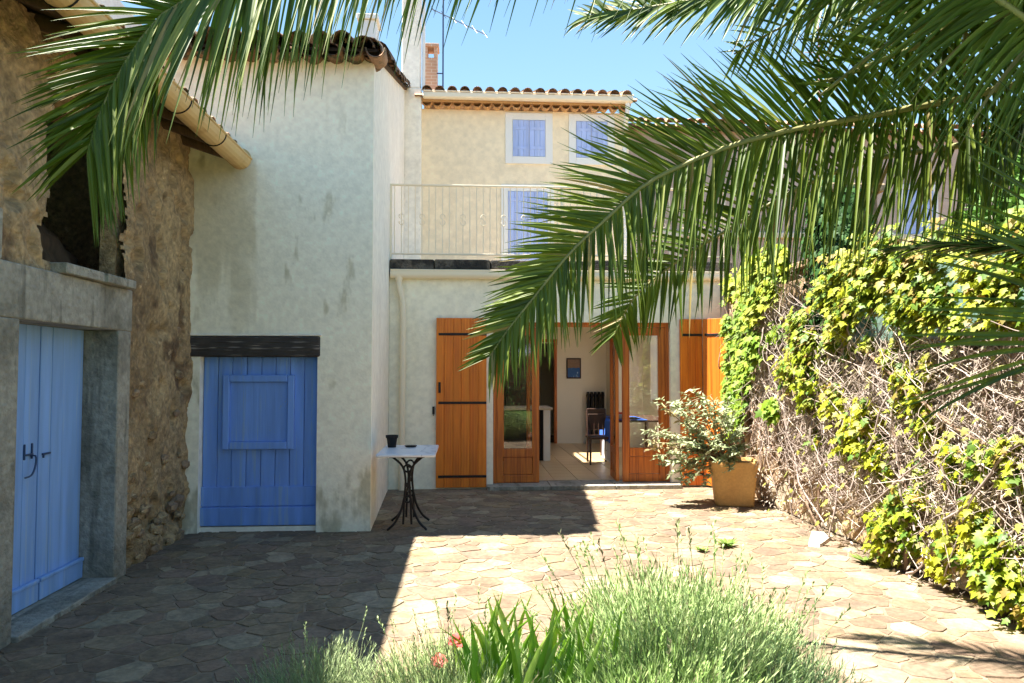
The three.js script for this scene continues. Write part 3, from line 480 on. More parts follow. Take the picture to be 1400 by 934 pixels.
// neighbouring house behind the garden wall
{
  const N = thing('neighbouring_house', 'mauve-brown rendered house with tiled roof seen behind the garden wall', 'house', [9, 0, -17]);
  part('wall', [bx(3.7, 17, 0, 7.3, -17.4, -17), bx(3.7, 4.1, 0, 7.3, -24, -17.4), bx(16.6, 17, 0, 7.3, -24, -17.4), bx(3.7, 17, 0, 7.3, -24.4, -24)], M.neighbour, N);
  part('ledge', rb(3.7, 17, 4.72, 4.86, -17, -16.9, 0.02), M.cream, N);
  const p = []; for (const [y, z] of [[7.25, -16.7], [8.6, -20.7], [7.25, -24.7]]) for (const t of [0, 0.1]) p.push(3.5, y + t, z, 17.2, y + t, z);
  const roof = part('roof', raw(p, [0, 4, 5, 0, 5, 1, 4, 8, 9, 4, 9, 5, 2, 3, 7, 2, 7, 6, 6, 7, 11, 6, 11, 10, 0, 1, 3, 0, 3, 2, 0, 2, 6, 0, 6, 4]).toNonIndexed(), M.tileA, N);
  const far = []; for (let x = 3.6; x < 17; x += 0.24) for (let q = 0; q < 4; q++) { const g = barrel(0.1, x, 7.36 + q * 0.135, -16.6 - q * 0.4, 0.325, 0.48); if (q === 0 && x < 12) part('roof_tile', g, M.tileA, roof); else far.push(g); }
  part('roof_tiles', far, M.tileA, roof, { kind: 'stuff' });
  const w = part('window', [rb(10.5, 11.5, 5.95, 6.08, -17, -16.94, 0.01), rb(10.5, 10.62, 4.86, 5.95, -17, -16.94, 0.01), rb(11.38, 11.5, 4.86, 5.95, -17, -16.94, 0.01)], M.white, N);
  part('shutter', [rb(10.63, 10.99, 4.87, 5.94, -17, -16.95, 0.008), rb(11.01, 11.37, 4.87, 5.94, -17, -16.95, 0.008)], M.blueShutter, w);
  const mast = thing('roof_mast', 'thin reddish aerial mast seen through the palm fronds', 'antenna', [9.6, 8.2, -19]);
  part('mast', rod([9.6, 8.0, -19], [9.6, 12.5, -19], 0.03, 0.02, 8), std({ color: srgb(196, 150, 150), roughness: 0.5 }), mast);
  part('aerial', [0, 1, 2, 3].map((i) => rod([9.2, 10.2 + i * 0.5, -19], [10.0, 10.2 + i * 0.5, -19], 0.014)), std({ color: srgb(170, 170, 180), roughness: 0.5 }), mast);
}

// ---------------------------------------------------------------- garden wall on the right
const gardenWall = thing('garden_wall', 'low rubble stone garden wall on the right, mostly overgrown', 'wall', [3.7, 0, -5]);
{
  part('core', bx(3.53, 3.9, 0, 1.72, -9.69, 2), M.mortar, gardenWall);
  const cs = cells(-9.66, -2.6, 0.0, 1.72, 0.07, 0.17, 6000); let n = 0; const rest = [];
  cs.sort((a, b) => a.x - b.x);
  for (const c of cs) { const g = stoneGeo(c.poly, (a, b, h) => [3.53 - h, b, a], 0.012, rr(0.02, 0.05), 0.025, 0.08, rr(0, 0.015)); if (n < 290) { part('stone', g, wallMats[Math.floor(rnd() * 5)], gardenWall, { uvShift: [rr(0, 5), rr(0, 5)] }); n++; } else rest.push(g); }
  if (rest.length) part('stones', rest, wallMats[0], gardenWall, { kind: 'stuff' });
  for (let z = -9.6, i = 0; z < 1.9; i++) { const L = rr(0.35, 0.6); part('coping_stone', rb(3.46 + rr(-0.01, 0.01), 3.95, 1.722, 1.79 + rr(0, 0.03), z, z + L - 0.01, 0.02, 2), wallMats[i % 5], gardenWall, { uvShift: [rr(0, 5), rr(0, 5)] }); z += L; }
  part('raised_end', [rb(3.55, 3.9, 1.8, 2.62, -9.69, -7.3, 0.03, 2), rb(3.5, 3.95, 2.621, 2.7, -9.69, -7.25, 0.02, 2)], wallMats[1], gardenWall, { label: 'higher end of the wall next to the house' });
  const pl = thing('wall_pillar', 'stone pillar rising from the garden wall, wrapped in dark ivy', 'pillar', [3.72, 1.79, -6.9]);
  part('shaft', rb(3.5, 3.94, 1.8, 3.25, -7.12, -6.68, 0.03, 2), wallMats[3], pl); part('cap', rb(3.45, 3.99, 3.25, 3.33, -7.17, -6.63, 0.02, 2), wallMats[0], pl);
}
{ // green netting on posts above the wall
  const S = thing('screen_netting', 'green netting stretched between posts above the overgrown garden wall', 'fence', [3.7, 1.79, -5]);
  const pos = [], idx = [], nz = 60, ny = 8;
  for (let i = 0; i <= nz; i++) for (let j = 0; j <= ny; j++) { const z = -6.6 + (7.6 * i) / nz, t = j / ny; pos.push(3.66 + 0.03 * Math.sin(z * 5.1) * (1 - t) + 0.02 * Math.sin(z * 13 + t * 4), 1.5 + t * 0.88 - 0.03 * Math.sin(Math.PI * (((z + 6.6) % 1.27) / 1.27)) * t, z); }
  for (let i = 0; i < nz; i++) for (let j = 0; j < ny; j++) { const a = i * (ny + 1) + j; idx.push(a, a + 1, a + ny + 1, a + 1, a + ny + 2, a + ny + 1); }
  part('netting', raw(pos, idx), phys({ color: srgb(104, 136, 120), side: THREE.DoubleSide, transmission: 0.35, thickness: 0, roughness: 0.9, bumpMap: grainBump, bumpScale: 0.004 }), S);
  for (let i = 0; i < 6; i++) part('post', rod([3.72, 1.79, -6.5 + i * 1.27], [3.72, 2.45, -6.5 + i * 1.27], 0.02, 0.02, 8), std({ color: srgb(88, 100, 92), roughness: 0.6 }), S);
  part('wire', tube([[3.69, 2.38, -6.55], [3.69, 2.37, 1]], 0.004, 4, 5), M.iron, S);
}
// ---------------------------------------------------------------- inside the garden room
{
  const wood = std({ color: srgb(62, 38, 24), roughness: 0.5, bumpMap: woodBump, bumpScale: 0.002 });
  const pic = thing('framed_picture', 'small picture, brown above and blue below, on the back wall of the room', 'picture', [2.25, 1.6, -14.99]);
  part('frame', [rb(2.1, 2.4, 1.39, 1.415, -15, -14.97, 0.004), rb(2.1, 2.4, 1.785, 1.81, -15, -14.97, 0.004), rb(2.1, 2.125, 1.415, 1.785, -15, -14.97, 0.004), rb(2.375, 2.4, 1.415, 1.785, -15, -14.97, 0.004)], wood, pic);
  part('canvas', bx(2.125, 2.375, 1.415, 1.785, -14.998, -14.98), std({ map: (() => { const t = tex(128, 1, (u, v) => { const y = v + (blotA(u, v) - 0.5) * 0.1; return y > 0.52 ? mixc([120, 96, 78], [160, 130, 104], fineA(u, v)) : mixc([46, 96, 160], [170, 196, 220], sstep(0.6, 0.75, blotB(u, v))); }); t.repeat.set(1, 1); return t; })(), roughness: 0.6 }), pic).geometry.attributes.uv.array.forEach((v, i, a) => { a[i] = i % 2 ? (v - 1.415) / 0.37 : (v - 2.125) / 0.25; });
  const rad = thing('radiator', 'dark upright slatted radiator against the back wall of the room', 'radiator', [2.68, 0.06, -14.85]);
  for (let i = 0; i < 5; i++) part('fin', rb(2.5 + i * 0.075, 2.55 + i * 0.075, 0.16, 1.12, -14.93, -14.8, 0.02, 2), M.dark, rad);
  part('rail', [rb(2.49, 2.86, 0.2, 0.25, -14.9, -14.84, 0.01), rb(2.49, 2.86, 1.02, 1.07, -14.9, -14.84, 0.01), rb(2.5, 2.54, 0.058, 0.2, -14.9, -14.84, 0.008), rb(2.81, 2.85, 0.058, 0.2, -14.9, -14.84, 0.008)], M.dark, rad);
  const isl = thing('kitchen_counter', 'white kitchen counter with pale worktop behind the left glazed leaf', 'counter', [0.8, 0.06, -12.4]);
  part('end_panel', rb(1.31, 1.42, 0.058, 0.9, -12.75, -12.1, 0.006), M.white, isl); part('front_panel', rb(0.0, 1.31, 0.058, 0.9, -12.72, -12.16, 0.004), M.dark, isl); part('worktop', rb(-0.05, 1.46, 0.9, 0.94, -12.78, -12.06, 0.01, 2), std({ color: srgb(190, 176, 156), roughness: 0.35 }), isl);
  for (const x of [0.15, 0.6, 1.05]) part('handle', rod([x, 0.8, -12.145], [x + 0.16, 0.8, -12.145], 0.008), M.iron, isl);
  const cb = thing('tall_cupboard', 'tall dark cupboard in the gloom behind the left glazed leaf', 'cupboard', [0.75, 0.06, -13.8]);
  part('carcass', rb(0.1, 1.4, 0.058, 2.3, -14.3, -13.6, 0.008), wood, cb); for (const [a, b] of [[0.13, 0.74], [0.76, 1.37]]) { const d = part('door', rb(a, b, 0.12, 2.24, -13.6, -13.575, 0.006, 2), wood, cb); part('knob', new THREE.SphereGeometry(0.018, 10, 8).translate(a < 0.5 ? b - 0.05 : a + 0.05, 1.15, -13.56), M.iron, d); }
  const tb = thing('dining_table', 'dark wooden dining table inside, under the blue cloth', 'table', [2.9, 0.06, -12]);
  part('tabletop', rb(2.34, 3.3, 0.73, 0.765, -12.9, -11.5, 0.008, 2), wood, tb);
  for (const x of [2.42, 3.22]) for (const z of [-12.82, -11.58]) part('leg', rod([x, 0.058, z], [x, 0.73, z], 0.028, 0.035, 8), wood, tb);
  const cl = thing('tablecloth', 'blue and white cloth hanging over the edge of the dining table', 'tablecloth', [2.6, 0.765, -12]);
  const drape = (x0, x1, y0, z0, z1, m, nm) => { const p = [], ix = [], N = 24; for (let i = 0; i <= N; i++) { const z = z0 + ((z1 - z0) * i) / N, wv = 0.02 * Math.sin(i * 1.9); p.push(x1, 0.772, z, x0 - 0.005, 0.772, z, x0 - 0.02 + wv * 0.5, 0.72, z, x0 - 0.03 + wv, y0 + 0.02 * Math.sin(i), z); } for (let i = 0; i < N; i++) for (let j = 0; j < 3; j++) { const a = i * 4 + j; ix.push(a, a + 1, a + 4, a + 1, a + 5, a + 4); } part(nm, raw(p, ix), m, cl); };
  drape(2.33, 2.9, 0.42, -12.4, -11.47, std({ color: srgb(60, 112, 210), side: THREE.DoubleSide }), 'blue_cloth'); drape(2.35, 2.88, 0.1, -12.3, -11.55, std({ color: srgb(206, 208, 214), side: THREE.DoubleSide }), 'white_hem');
  const bowl = thing('fruit_bowl', 'white bowl with red fruit on the blue cloth', 'bowl', [2.5, 0.772, -11.75]);
  part('bowl', lathe([[0.0, 0.0], [0.05, 0.0], [0.06, 0.015], [0.12, 0.08], [0.113, 0.08], [0.05, 0.02], [0, 0.018]], 20).translate(2.5, 0.773, -11.75), M.white, bowl);
  for (const [x, z, y] of [[2.46, -11.73, 0.845], [2.54, -11.74, 0.845], [2.5, -11.8, 0.85]]) part('fruit', new THREE.SphereGeometry(0.042, 12, 9).scale(1, 0.92, 1).translate(x, y, z), std({ color: srgb(168, 40, 28), roughness: 0.4 }), bowl);
  const ch = thing('dining_chair', 'dark wooden dining chair just inside the open doorway', 'chair', [2.14, 0.06, -11.75]);
  for (const [x, z] of [[2.0, -11.56], [2.34, -11.56]]) part('leg', rod([x, 0.058, z], [x, 0.47, z], 0.015, 0.02, 8), wood, ch);
  for (const [x, z] of [[2.02, -11.94], [2.32, -11.94]]) part('leg', tube([[x, 0.058, z - 0.03], [x, 0.47, z], [x, 0.7, z - 0.02], [x, 0.92, z - 0.07]], 0.018, 14, 7), wood, ch);
  part('seat', rb(1.98, 2.36, 0.46, 0.5, -11.96, -11.54, 0.015, 2), wood, ch);
  part('backrest', [rb(2.03, 2.31, 0.58, 0.84, -11.985, -11.965, 0.01, 2), rb(2.02, 2.32, 0.84, 0.93, -12.02, -11.99, 0.012, 2), ...[0, 1, 2, 3].map((i) => rod([2.06 + i * 0.073, 0.5, -11.94], [2.06 + i * 0.073, 0.86, -12.0], 0.009, 0.009, 6))], wood, ch);
  part('stretcher', [rod([2.0, 0.25, -11.56], [2.02, 0.25, -11.95], 0.01), rod([2.34, 0.25, -11.56], [2.32, 0.25, -11.95], 0.01)], wood, ch);
}

// ---------------------------------------------------------------- marble bistro table against the outbuilding's corner
{
  const T = thing('bistro_table', 'bistro table with white marble top and black cast iron scroll base', 'table', [-0.55, 0, -7.4]);
  const marble = std({ map: tex(256, 0.9, (u, v) => mixc([224, 224, 228], [150, 154, 166], sstep(0.03, 0.0, Math.abs(blotA(u, v) - 0.5)) * 0.6)), roughness: 0.3 });
  part('tabletop', rb(-0.83, -0.27, 0.735, 0.765, -7.84, -6.96, 0.012, 3), marble, T);
  part('rim', [rb(-0.72, -0.38, 0.715, 0.734, -7.7, -7.1, 0.004)], M.iron, T);
  for (const z of [-7.22, -7.58]) {
    part('pedestal', [tube([[-0.59, 0.06, z], [-0.58, 0.3, z], [-0.57, 0.5, z], [-0.6, 0.62, z], [-0.7, 0.715, z]], 0.011, 20, 7), tube([[-0.51, 0.06, z], [-0.52, 0.3, z], [-0.53, 0.5, z], [-0.5, 0.62, z], [-0.4, 0.715, z]], 0.011, 20, 7),
      new THREE.TorusGeometry(0.035, 0.009, 6, 16).translate(-0.55, 0.6, z), new THREE.TorusGeometry(0.03, 0.009, 6, 16).translate(-0.55, 0.3, z), rb(-0.58, -0.52, 0.42, 0.46, z - 0.012, z + 0.012, 0.004)], M.iron, T);
    for (const s of [-1, 1]) part('leg', tube([[-0.55 + s * 0.03, 0.32, z], [-0.55 + s * 0.06, 0.2, z], [-0.55 + s * 0.12, 0.08, z + (z > -7.4 ? 0.03 : -0.03)], [-0.55 + s * 0.19, 0.015, z + (z > -7.4 ? 0.05 : -0.05)]], 0.012, 16, 7), M.iron, T);
  }
  part('stretcher', rod([-0.55, 0.36, -7.22], [-0.55, 0.36, -7.58], 0.012), M.iron, T);
  const P = thing('plant_pot', 'small empty black plastic plant pot on the marble table', 'pot', [-0.74, 0.765, -7.6]);
  part('pot_body', lathe([[0, 0.002], [0.042, 0.002], [0.056, 0.11], [0.05, 0.11], [0.038, 0.01], [0, 0.01]], 20).translate(-0.74, 0.765, -7.6), M.dark, P);
  part('rim', lathe([[0.054, 0.098], [0.063, 0.098], [0.064, 0.125], [0.056, 0.125], [0.054, 0.098]], 20).translate(-0.74, 0.765, -7.6), M.dark, P);
  const S = thing('saucer', 'small flat dark saucer lying on the marble table', 'saucer', [-0.55, 0.765, -7.62]);
  part('dish', lathe([[0, 0.001], [0.05, 0.001], [0.066, 0.014], [0.06, 0.014], [0.048, 0.006], [0, 0.006]], 20).translate(-0.55, 0.766, -7.62), M.dark, S);
}

// ---------------------------------------------------------------- leaves as instances
const q0 = new THREE.Quaternion(), m4 = new THREE.Matrix4(), UP = V(0, 1, 0);
function scatter(name, geo, mat, parent, items, label) { // items: {p, q, s, c}
  const off = origin.get(parent) || V(0, 0, 0), im = new THREE.InstancedMesh(geo, mat, items.length);
  items.forEach((t, i) => { im.setMatrixAt(i, m4.compose(t.p.clone().sub(off), t.q, t.s.isVector3 ? t.s : V(t.s, t.s, t.s))); im.setColorAt(i, t.c); });
  im.name = name; im.castShadow = im.receiveShadow = true; im.userData.kind = 'stuff'; if (label) im.userData.label = label; parent.add(im); return im;
}
function facing(n, tip) { // leaf plane's normal n, leaf tip towards tip
  const z = n.clone().normalize(), y = tip.clone().addScaledVector(z, -tip.dot(z)).normalize(), x = y.clone().cross(z);
  return new THREE.Quaternion().setFromRotationMatrix(new THREE.Matrix4().makeBasis(x, y, z));
}
const lobed = (() => { // hand-shaped creeper leaf, stalk at the origin, tip at +y
  const out = [[0, 0], [0.18, -0.06], [0.42, 0.1], [0.26, 0.26], [0.56, 0.5], [0.26, 0.52], [0, 1], [-0.26, 0.52], [-0.56, 0.5], [-0.26, 0.26], [-0.42, 0.1], [-0.18, -0.06]], pos = [0, 0.32, 0.05], idx = [];
  for (const [x, y] of out) pos.push(x, y, -0.22 * x * x - 0.14 * y * y + 0.03);
  for (let i = 0; i < out.length; i++) idx.push(0, 1 + i, 1 + ((i + 1) % out.length));
  return raw(pos, idx);
})();
const narrow = (() => { const pos = [], idx = [], N = 4; for (let i = 0; i <= N; i++) { const t = i / N, w = 0.17 * Math.sin(Math.PI * Math.pow(t, 0.75)) + 0.004; pos.push(-w, t, -0.12 * t * t, 0, t, 0.03 - 0.12 * t * t, w, t, -0.12 * t * t); } for (let i = 0; i < N; i++) for (let j = 0; j < 2; j++) { const a = i * 3 + j; idx.push(a, a + 1, a + 3, a + 1, a + 4, a + 3); } return raw(pos, idx); })();
const gauss = () => (rnd() + rnd() + rnd() + rnd() - 2) * 0.9;
const lin = (r, g, b) => new THREE.Color().setRGB(r, g, b);
const vary = (a, b, k = rnd()) => lin(a[0] + (b[0] - a[0]) * k, a[1] + (b[1] - a[1]) * k, a[2] + (b[2] - a[2]) * k).multiplyScalar(rr(0.75, 1.2));

// ---------------------------------------------------------------- creeper on the garden wall
{
  const spots = [[2.53, -5.84, 0.15], [2.5, -5.47, 0.16], [2.42, -6.2, 0.16], [2.25, -6.49, 0.14], [2.39, -5.15, 0.13], [2.26, -5.29, 0.13], [2.19, -5.69, 0.17], [2.07, -6.08, 0.16], [2.05, -5.07, 0.11], [1.97, -6.98, 0.17], [1.7, -6.84, 0.23], [1.56, -7.2, 0.19], [1.36, -6.75, 0.2], [1.28, -6.36, 0.15], [1.65, -5.53, 0.11], [1.48, -5.32, 0.13], [1.33, -5.19, 0.12], [1.14, -5.09, 0.11], [1.2, -5.83, 0.15], [1.02, -6.06, 0.17], [0.89, -5.78, 0.15], [0.77, -5.68, 0.09], [0.96, -4.86, 0.1], [0.99, -4.54, 0.12], [1.04, -4.29, 0.12], [0.9, -4.23, 0.08], [0.54, -5.38, 0.14], [0.32, -5.58, 0.17], [0.14, -5.65, 0.12], [0.67, -5.17, 0.09], [0.38, -4.88, 0.13], [0.56, -4.59, 0.14], [0.4, -4.4, 0.18], [0.22, -4.26, 0.17], [0.21, -4.51, 0.11], [2.42, -4.67, 0.12], [2.18, -4.47, 0.15], [2.15, -4.19, 0.13], [2.03, -4.39, 0.12], [1.89, -4.2, 0.11], [1.92, -4.76, 0.08], [1.86, -5.17, 0.08], [1.77, -5.86, 0.08], [0.83, -5.2, 0.07], [0.31, -5.31, 0.1], [0.19, -5.02, 0.09], [0.33, -4.67, 0.1]];
  const C = thing('climbing_vine', 'yellow-green climbing vine with bare grey stems spilling over the garden wall', 'climbing plant', [3.35, 0, -5.6]);
  for (let i = 0; i < 26; i++) spots.push([rr(1.95, 2.5), rr(-6.6, -3.6), rr(0.08, 0.15)]);
  for (let i = 0; i < 16; i++) spots.push([rr(0.8, 1.9), rr(-6.8, -3.6), rr(0.05, 0.1)]);
  const leaves = [];
  for (const [y, z, r] of spots) {
    const n = Math.round(r * r * 8200), tone = rnd();
    for (let i = 0; i < n; i++) {
      const a = gauss() * r * 0.88, b = gauss() * r * 0.92, out = Math.abs(gauss()) * r * 0.9;
      const p = V(3.38 - out - (y > 1.8 ? 0.04 : 0), y + b, z + a), nrm = V(-0.75 + gauss() * 0.5, 0.75 + gauss() * 0.45, gauss() * 0.6 + 0.15), tip = V(-0.45 + gauss() * 0.5, -0.8, gauss() * 0.7);
      const k = rnd(), c = k < 0.12 ? vary([0.328, 0.203, 0.039], [0.281, 0.234, 0.039]) : k < 0.3 ? vary([0.078, 0.172, 0.0156], [0.156, 0.25, 0.0234]) : vary([0.26, 0.335, 0.012], [0.42, 0.42, 0.016], tone);
      leaves.push({ p, q: facing(nrm, tip), s: rr(0.045, 0.088), c });
    }
  }
  for (let i = 0; i < 380; i++) { const z = rr(-7.6, -3.3), y = rr(0.1, 2.2); leaves.push({ p: V(3.4 - rnd() * 0.3, y, z), q: facing(V(-0.7 + gauss() * 0.5, 0.7 + gauss() * 0.4, gauss() * 0.6), V(-0.4 + gauss() * 0.5, -0.8, gauss() * 0.7)), s: rr(0.035, 0.07), c: vary([0.25, 0.281, 0.0468], [0.39, 0.359, 0.078]) }); }
  scatter('leaves', lobed, leafMat({ roughness: 0.5, transmission: 0.4 }), C, leaves);
  const st = [];
  const hang = (y, z, len, r, wob, x = 3.42) => { const pts = [V(x + rr(-0.06, 0.04), y, z)]; let cy = y, cz = z, cx = x, dz = rr(-0.5, 0.5); const N = 5; for (let i = 1; i <= N; i++) { dz += rr(-wob, wob); cy -= len / N * rr(0.7, 1.25); cz += dz * len / N; cx = clamp(cx + rr(-0.05, 0.05), 3.22, 3.48); if (cy < 0.02) { cy = 0.02; pts.push(V(cx, cy, cz)); break; } pts.push(V(cx, cy, cz)); } if (pts.length > 2) st.push(tube(pts, r, 9, 4)); };
  const stm = [[], [], []];
  for (let i = 0; i < 2500; i++) {
    const z = -3.2 - 5.2 * Math.pow(rnd(), 1.25), top = z < -7.15 ? 2.45 : 1.7, y = rr(z < -7.15 ? 0.3 : 0.25, 1) * top + rr(0, 0.35); st.length = 0;
    hang(Math.min(y, z < -7.15 ? 2.7 : 2.3), z, rr(0.14, 0.5), rr(0.0012, 0.0034), 1.5, 3.44 - rnd() * rnd() * 0.26); if (st.length) stm[i % 3].push(st[0]);
  }
  for (let i = 0; i < 110; i++) { st.length = 0; hang(rr(0.9, 2.1), -3.2 - 4.8 * rnd(), rr(0.5, 1.2), rr(0.005, 0.011), 0.6, 3.42 - rnd() * 0.14); if (st.length) stm[1].push(st[0]); }
  for (let i = 0; i < 420; i++) { // tangled runners
    const z = rr(-7.6, -3.2), y = rr(0.5, 2.1), pts = []; let a = rr(0, 6.3); let py = y, pz = z; for (let k = 0; k < 6; k++) { pts.push(V(3.4 - rnd() * 0.16, Math.max(0.03, py), pz)); a += rr(-0.9, 0.9); py += Math.sin(a) * 0.1; pz += Math.cos(a) * 0.1; } stm[i % 3].push(tube(pts, rr(0.0014, 0.003), 10, 4));
  }
  const dry = []; for (let i = 0; i < 5200; i++) { const z = -3.2 - 4.9 * Math.pow(rnd(), 1.2); dry.push({ p: V(3.44 - rnd() * 0.2, rr(0.03, 1.9), z), q: facing(V(gauss() - 0.6, gauss() + 0.3, gauss()), V(gauss(), -0.7, gauss())), s: V(1.3, 1, 1).multiplyScalar(rr(0.018, 0.045)), c: vary([0.265, 0.211, 0.164], [0.437, 0.367, 0.289]) }); }
  scatter('dry_leaves', narrow, leafMat({ transmission: 0.15 }), C, dry);
  const sm = [srgb(180, 163, 150), srgb(154, 138, 128), srgb(202, 187, 171)];
  stm.forEach((g, i) => part('bare_stems', g, std({ color: sm[i], roughness: 0.95 }), C, { kind: 'stuff' }));
  part('main_stem', [tube([[3.42, 1.1, -8.6], [3.4, 0.87, -8.2], [3.36, 0.55, -7.5], [3.36, 0.3, -7.1], [3.38, 0.02, -6.8]], 0.018, 24, 7), tube([[3.4, 0, -6.9], [3.36, 0.6, -6.75], [3.4, 1.3, -6.9], [3.36, 2.0, -6.6]], 0.022, 20, 7), tube([[3.4, 0, -5.5], [3.34, 0.5, -5.35], [3.38, 1.2, -5.6], [3.36, 2.1, -5.4]], 0.018, 20, 7), tube([[3.3, 1.75, -5.9], [3.28, 1.45, -5.3], [3.3, 1.15, -4.7], [3.35, 1.05, -4.4]], 0.012, 20, 6), tube([[3.42, 0, -4.5], [3.36, 0.7, -4.4], [3.38, 1.5, -4.55], [3.36, 2.2, -4.4]], 0.02, 20, 7)], std({ color: srgb(128, 104, 84) }), C);
}
{
  const spots = [[3.3, 2.65, -7.94, 0.27], [3.3, 2.67, -7.29, 0.19], [3.44, 2.6, -9.1, 0.2], [3.3, 2.31, -8.05, 0.27], [3.45, 2.03, -9.1, 0.27], [3.3, 1.81, -8.07, 0.24], [3.46, 1.57, -9.1, 0.29], [3.42, 1.24, -9.1, 0.25], [3.46, 1.01, -9.1, 0.25], [3.42, 0.83, -9.1, 0.16], [3.3, 2.42, -7.56, 0.17], [3.3, 2.17, -9.1, 0.11], [3.3, 1.14, -7.6, 0.14], [3.4, 2.2, -8.6, 0.24], [3.4, 1.5, -8.6, 0.22], [3.4, 2.55, -8.5, 0.24], [3.4, 1.85, -8.7, 0.22], [3.4, 1.05, -8.8, 0.2], [3.34, 2.75, -7.6, 0.2], [3.36, 2.72, -8.3, 0.2], [3.36, 1.95, -7.6, 0.12]];
  const C = thing('creeper', 'fresh green creeper climbing beside the right orange shutter', 'climbing plant', [3.4, 0, -8.8]);
  const L = [];
  for (const [x, y, z, r] of spots) for (let i = 0; i < r * r * 3600; i++) {
    const p = V(Math.min(3.48, Math.max(z < -8.5 ? 3.34 : 0, x - Math.abs(gauss()) * 0.1)), y + gauss() * r * 0.8, Math.max(-9.35, z + gauss() * r * 0.8)), hi = y > 2.2;
    L.push({ p, q: facing(V(-0.65 + gauss() * 0.5, 0.65 + gauss() * 0.4, 0.3 + gauss() * 0.5), V(-0.3 + gauss() * 0.5, -0.8, gauss() * 0.7)), s: rr(0.06, 0.115), c: hi && rnd() < 0.7 ? vary([0.25, 0.32, 0.01], [0.4, 0.4, 0.014]) : vary([0.12, 0.24, 0.006], [0.28, 0.36, 0.012]) });
  }
  scatter('leaves', lobed, leafMat(), C, L);
  const st = [];
  for (let i = 0; i < 130; i++) { const z = rr(-9.4, -7.2), pts = []; let y = rr(0.9, 2.7), zz = z; for (let k = 0; k < 6; k++) { pts.push(V(3.46 - rnd() * 0.12, Math.max(0.02, y), zz)); y -= rr(0.08, 0.2); zz += rr(-0.08, 0.08); } st.push(tube(pts, rr(0.003, 0.008), 10, 4)); }
  part('bare_stems', st, std({ color: srgb(176, 150, 126), roughness: 0.95 }), C, { kind: 'stuff' });
  part('trunk', tube([[3.42, 0, -8.9], [3.4, 0.6, -8.8], [3.44, 1.4, -8.95], [3.4, 2.4, -8.7]], 0.03, 20, 8), std({ color: srgb(112, 92, 74) }), C);
}
{
  const C = thing('ivy', 'dark green ivy wrapped round the pillar above the garden wall', 'ivy', [3.6, 1.8, -6.9]);
  const L = [];
  for (const [y, z, r] of [[3.05, -6.8, 0.24], [2.82, -6.93, 0.25], [2.57, -6.72, 0.24], [2.39, -6.94, 0.24], [2.09, -6.81, 0.22], [1.89, -7.04, 0.2], [2.84, -6.64, 0.2], [3.2, -6.9, 0.2], [2.2, -6.6, 0.2]]) for (let i = 0; i < 230; i++) {
    const a = rr(-1.9, 1.9), p = V(3.6 - Math.cos(a) * rr(0.1, 0.3), y + gauss() * r, z + Math.sin(a) * rr(0.15, 0.33));
    L.push({ p, q: facing(V(-Math.cos(a) + gauss() * 0.4, 0.4 + gauss() * 0.3, Math.sin(a) + gauss() * 0.4), V(gauss() * 0.4, -1, gauss() * 0.4)), s: rr(0.05, 0.09), c: vary([0.0156, 0.0546, 0.00936], [0.039, 0.109, 0.0156]) });
  }
  scatter('leaves', lobed, leafMat({ transmission: 0.15 }), C, L);
  const st = []; for (let i = 0; i < 26; i++) { const z = rr(-7.1, -6.7); st.push(tube([[3.48, rr(1.8, 2.2), z], [3.46, 2.5, z + rr(-0.1, 0.1)], [3.48, rr(2.8, 3.2), z + rr(-0.1, 0.1)]], 0.006, 8, 4)); }
  part('stems', st, std({ color: srgb(96, 76, 58) }), C, { kind: 'stuff' });
}

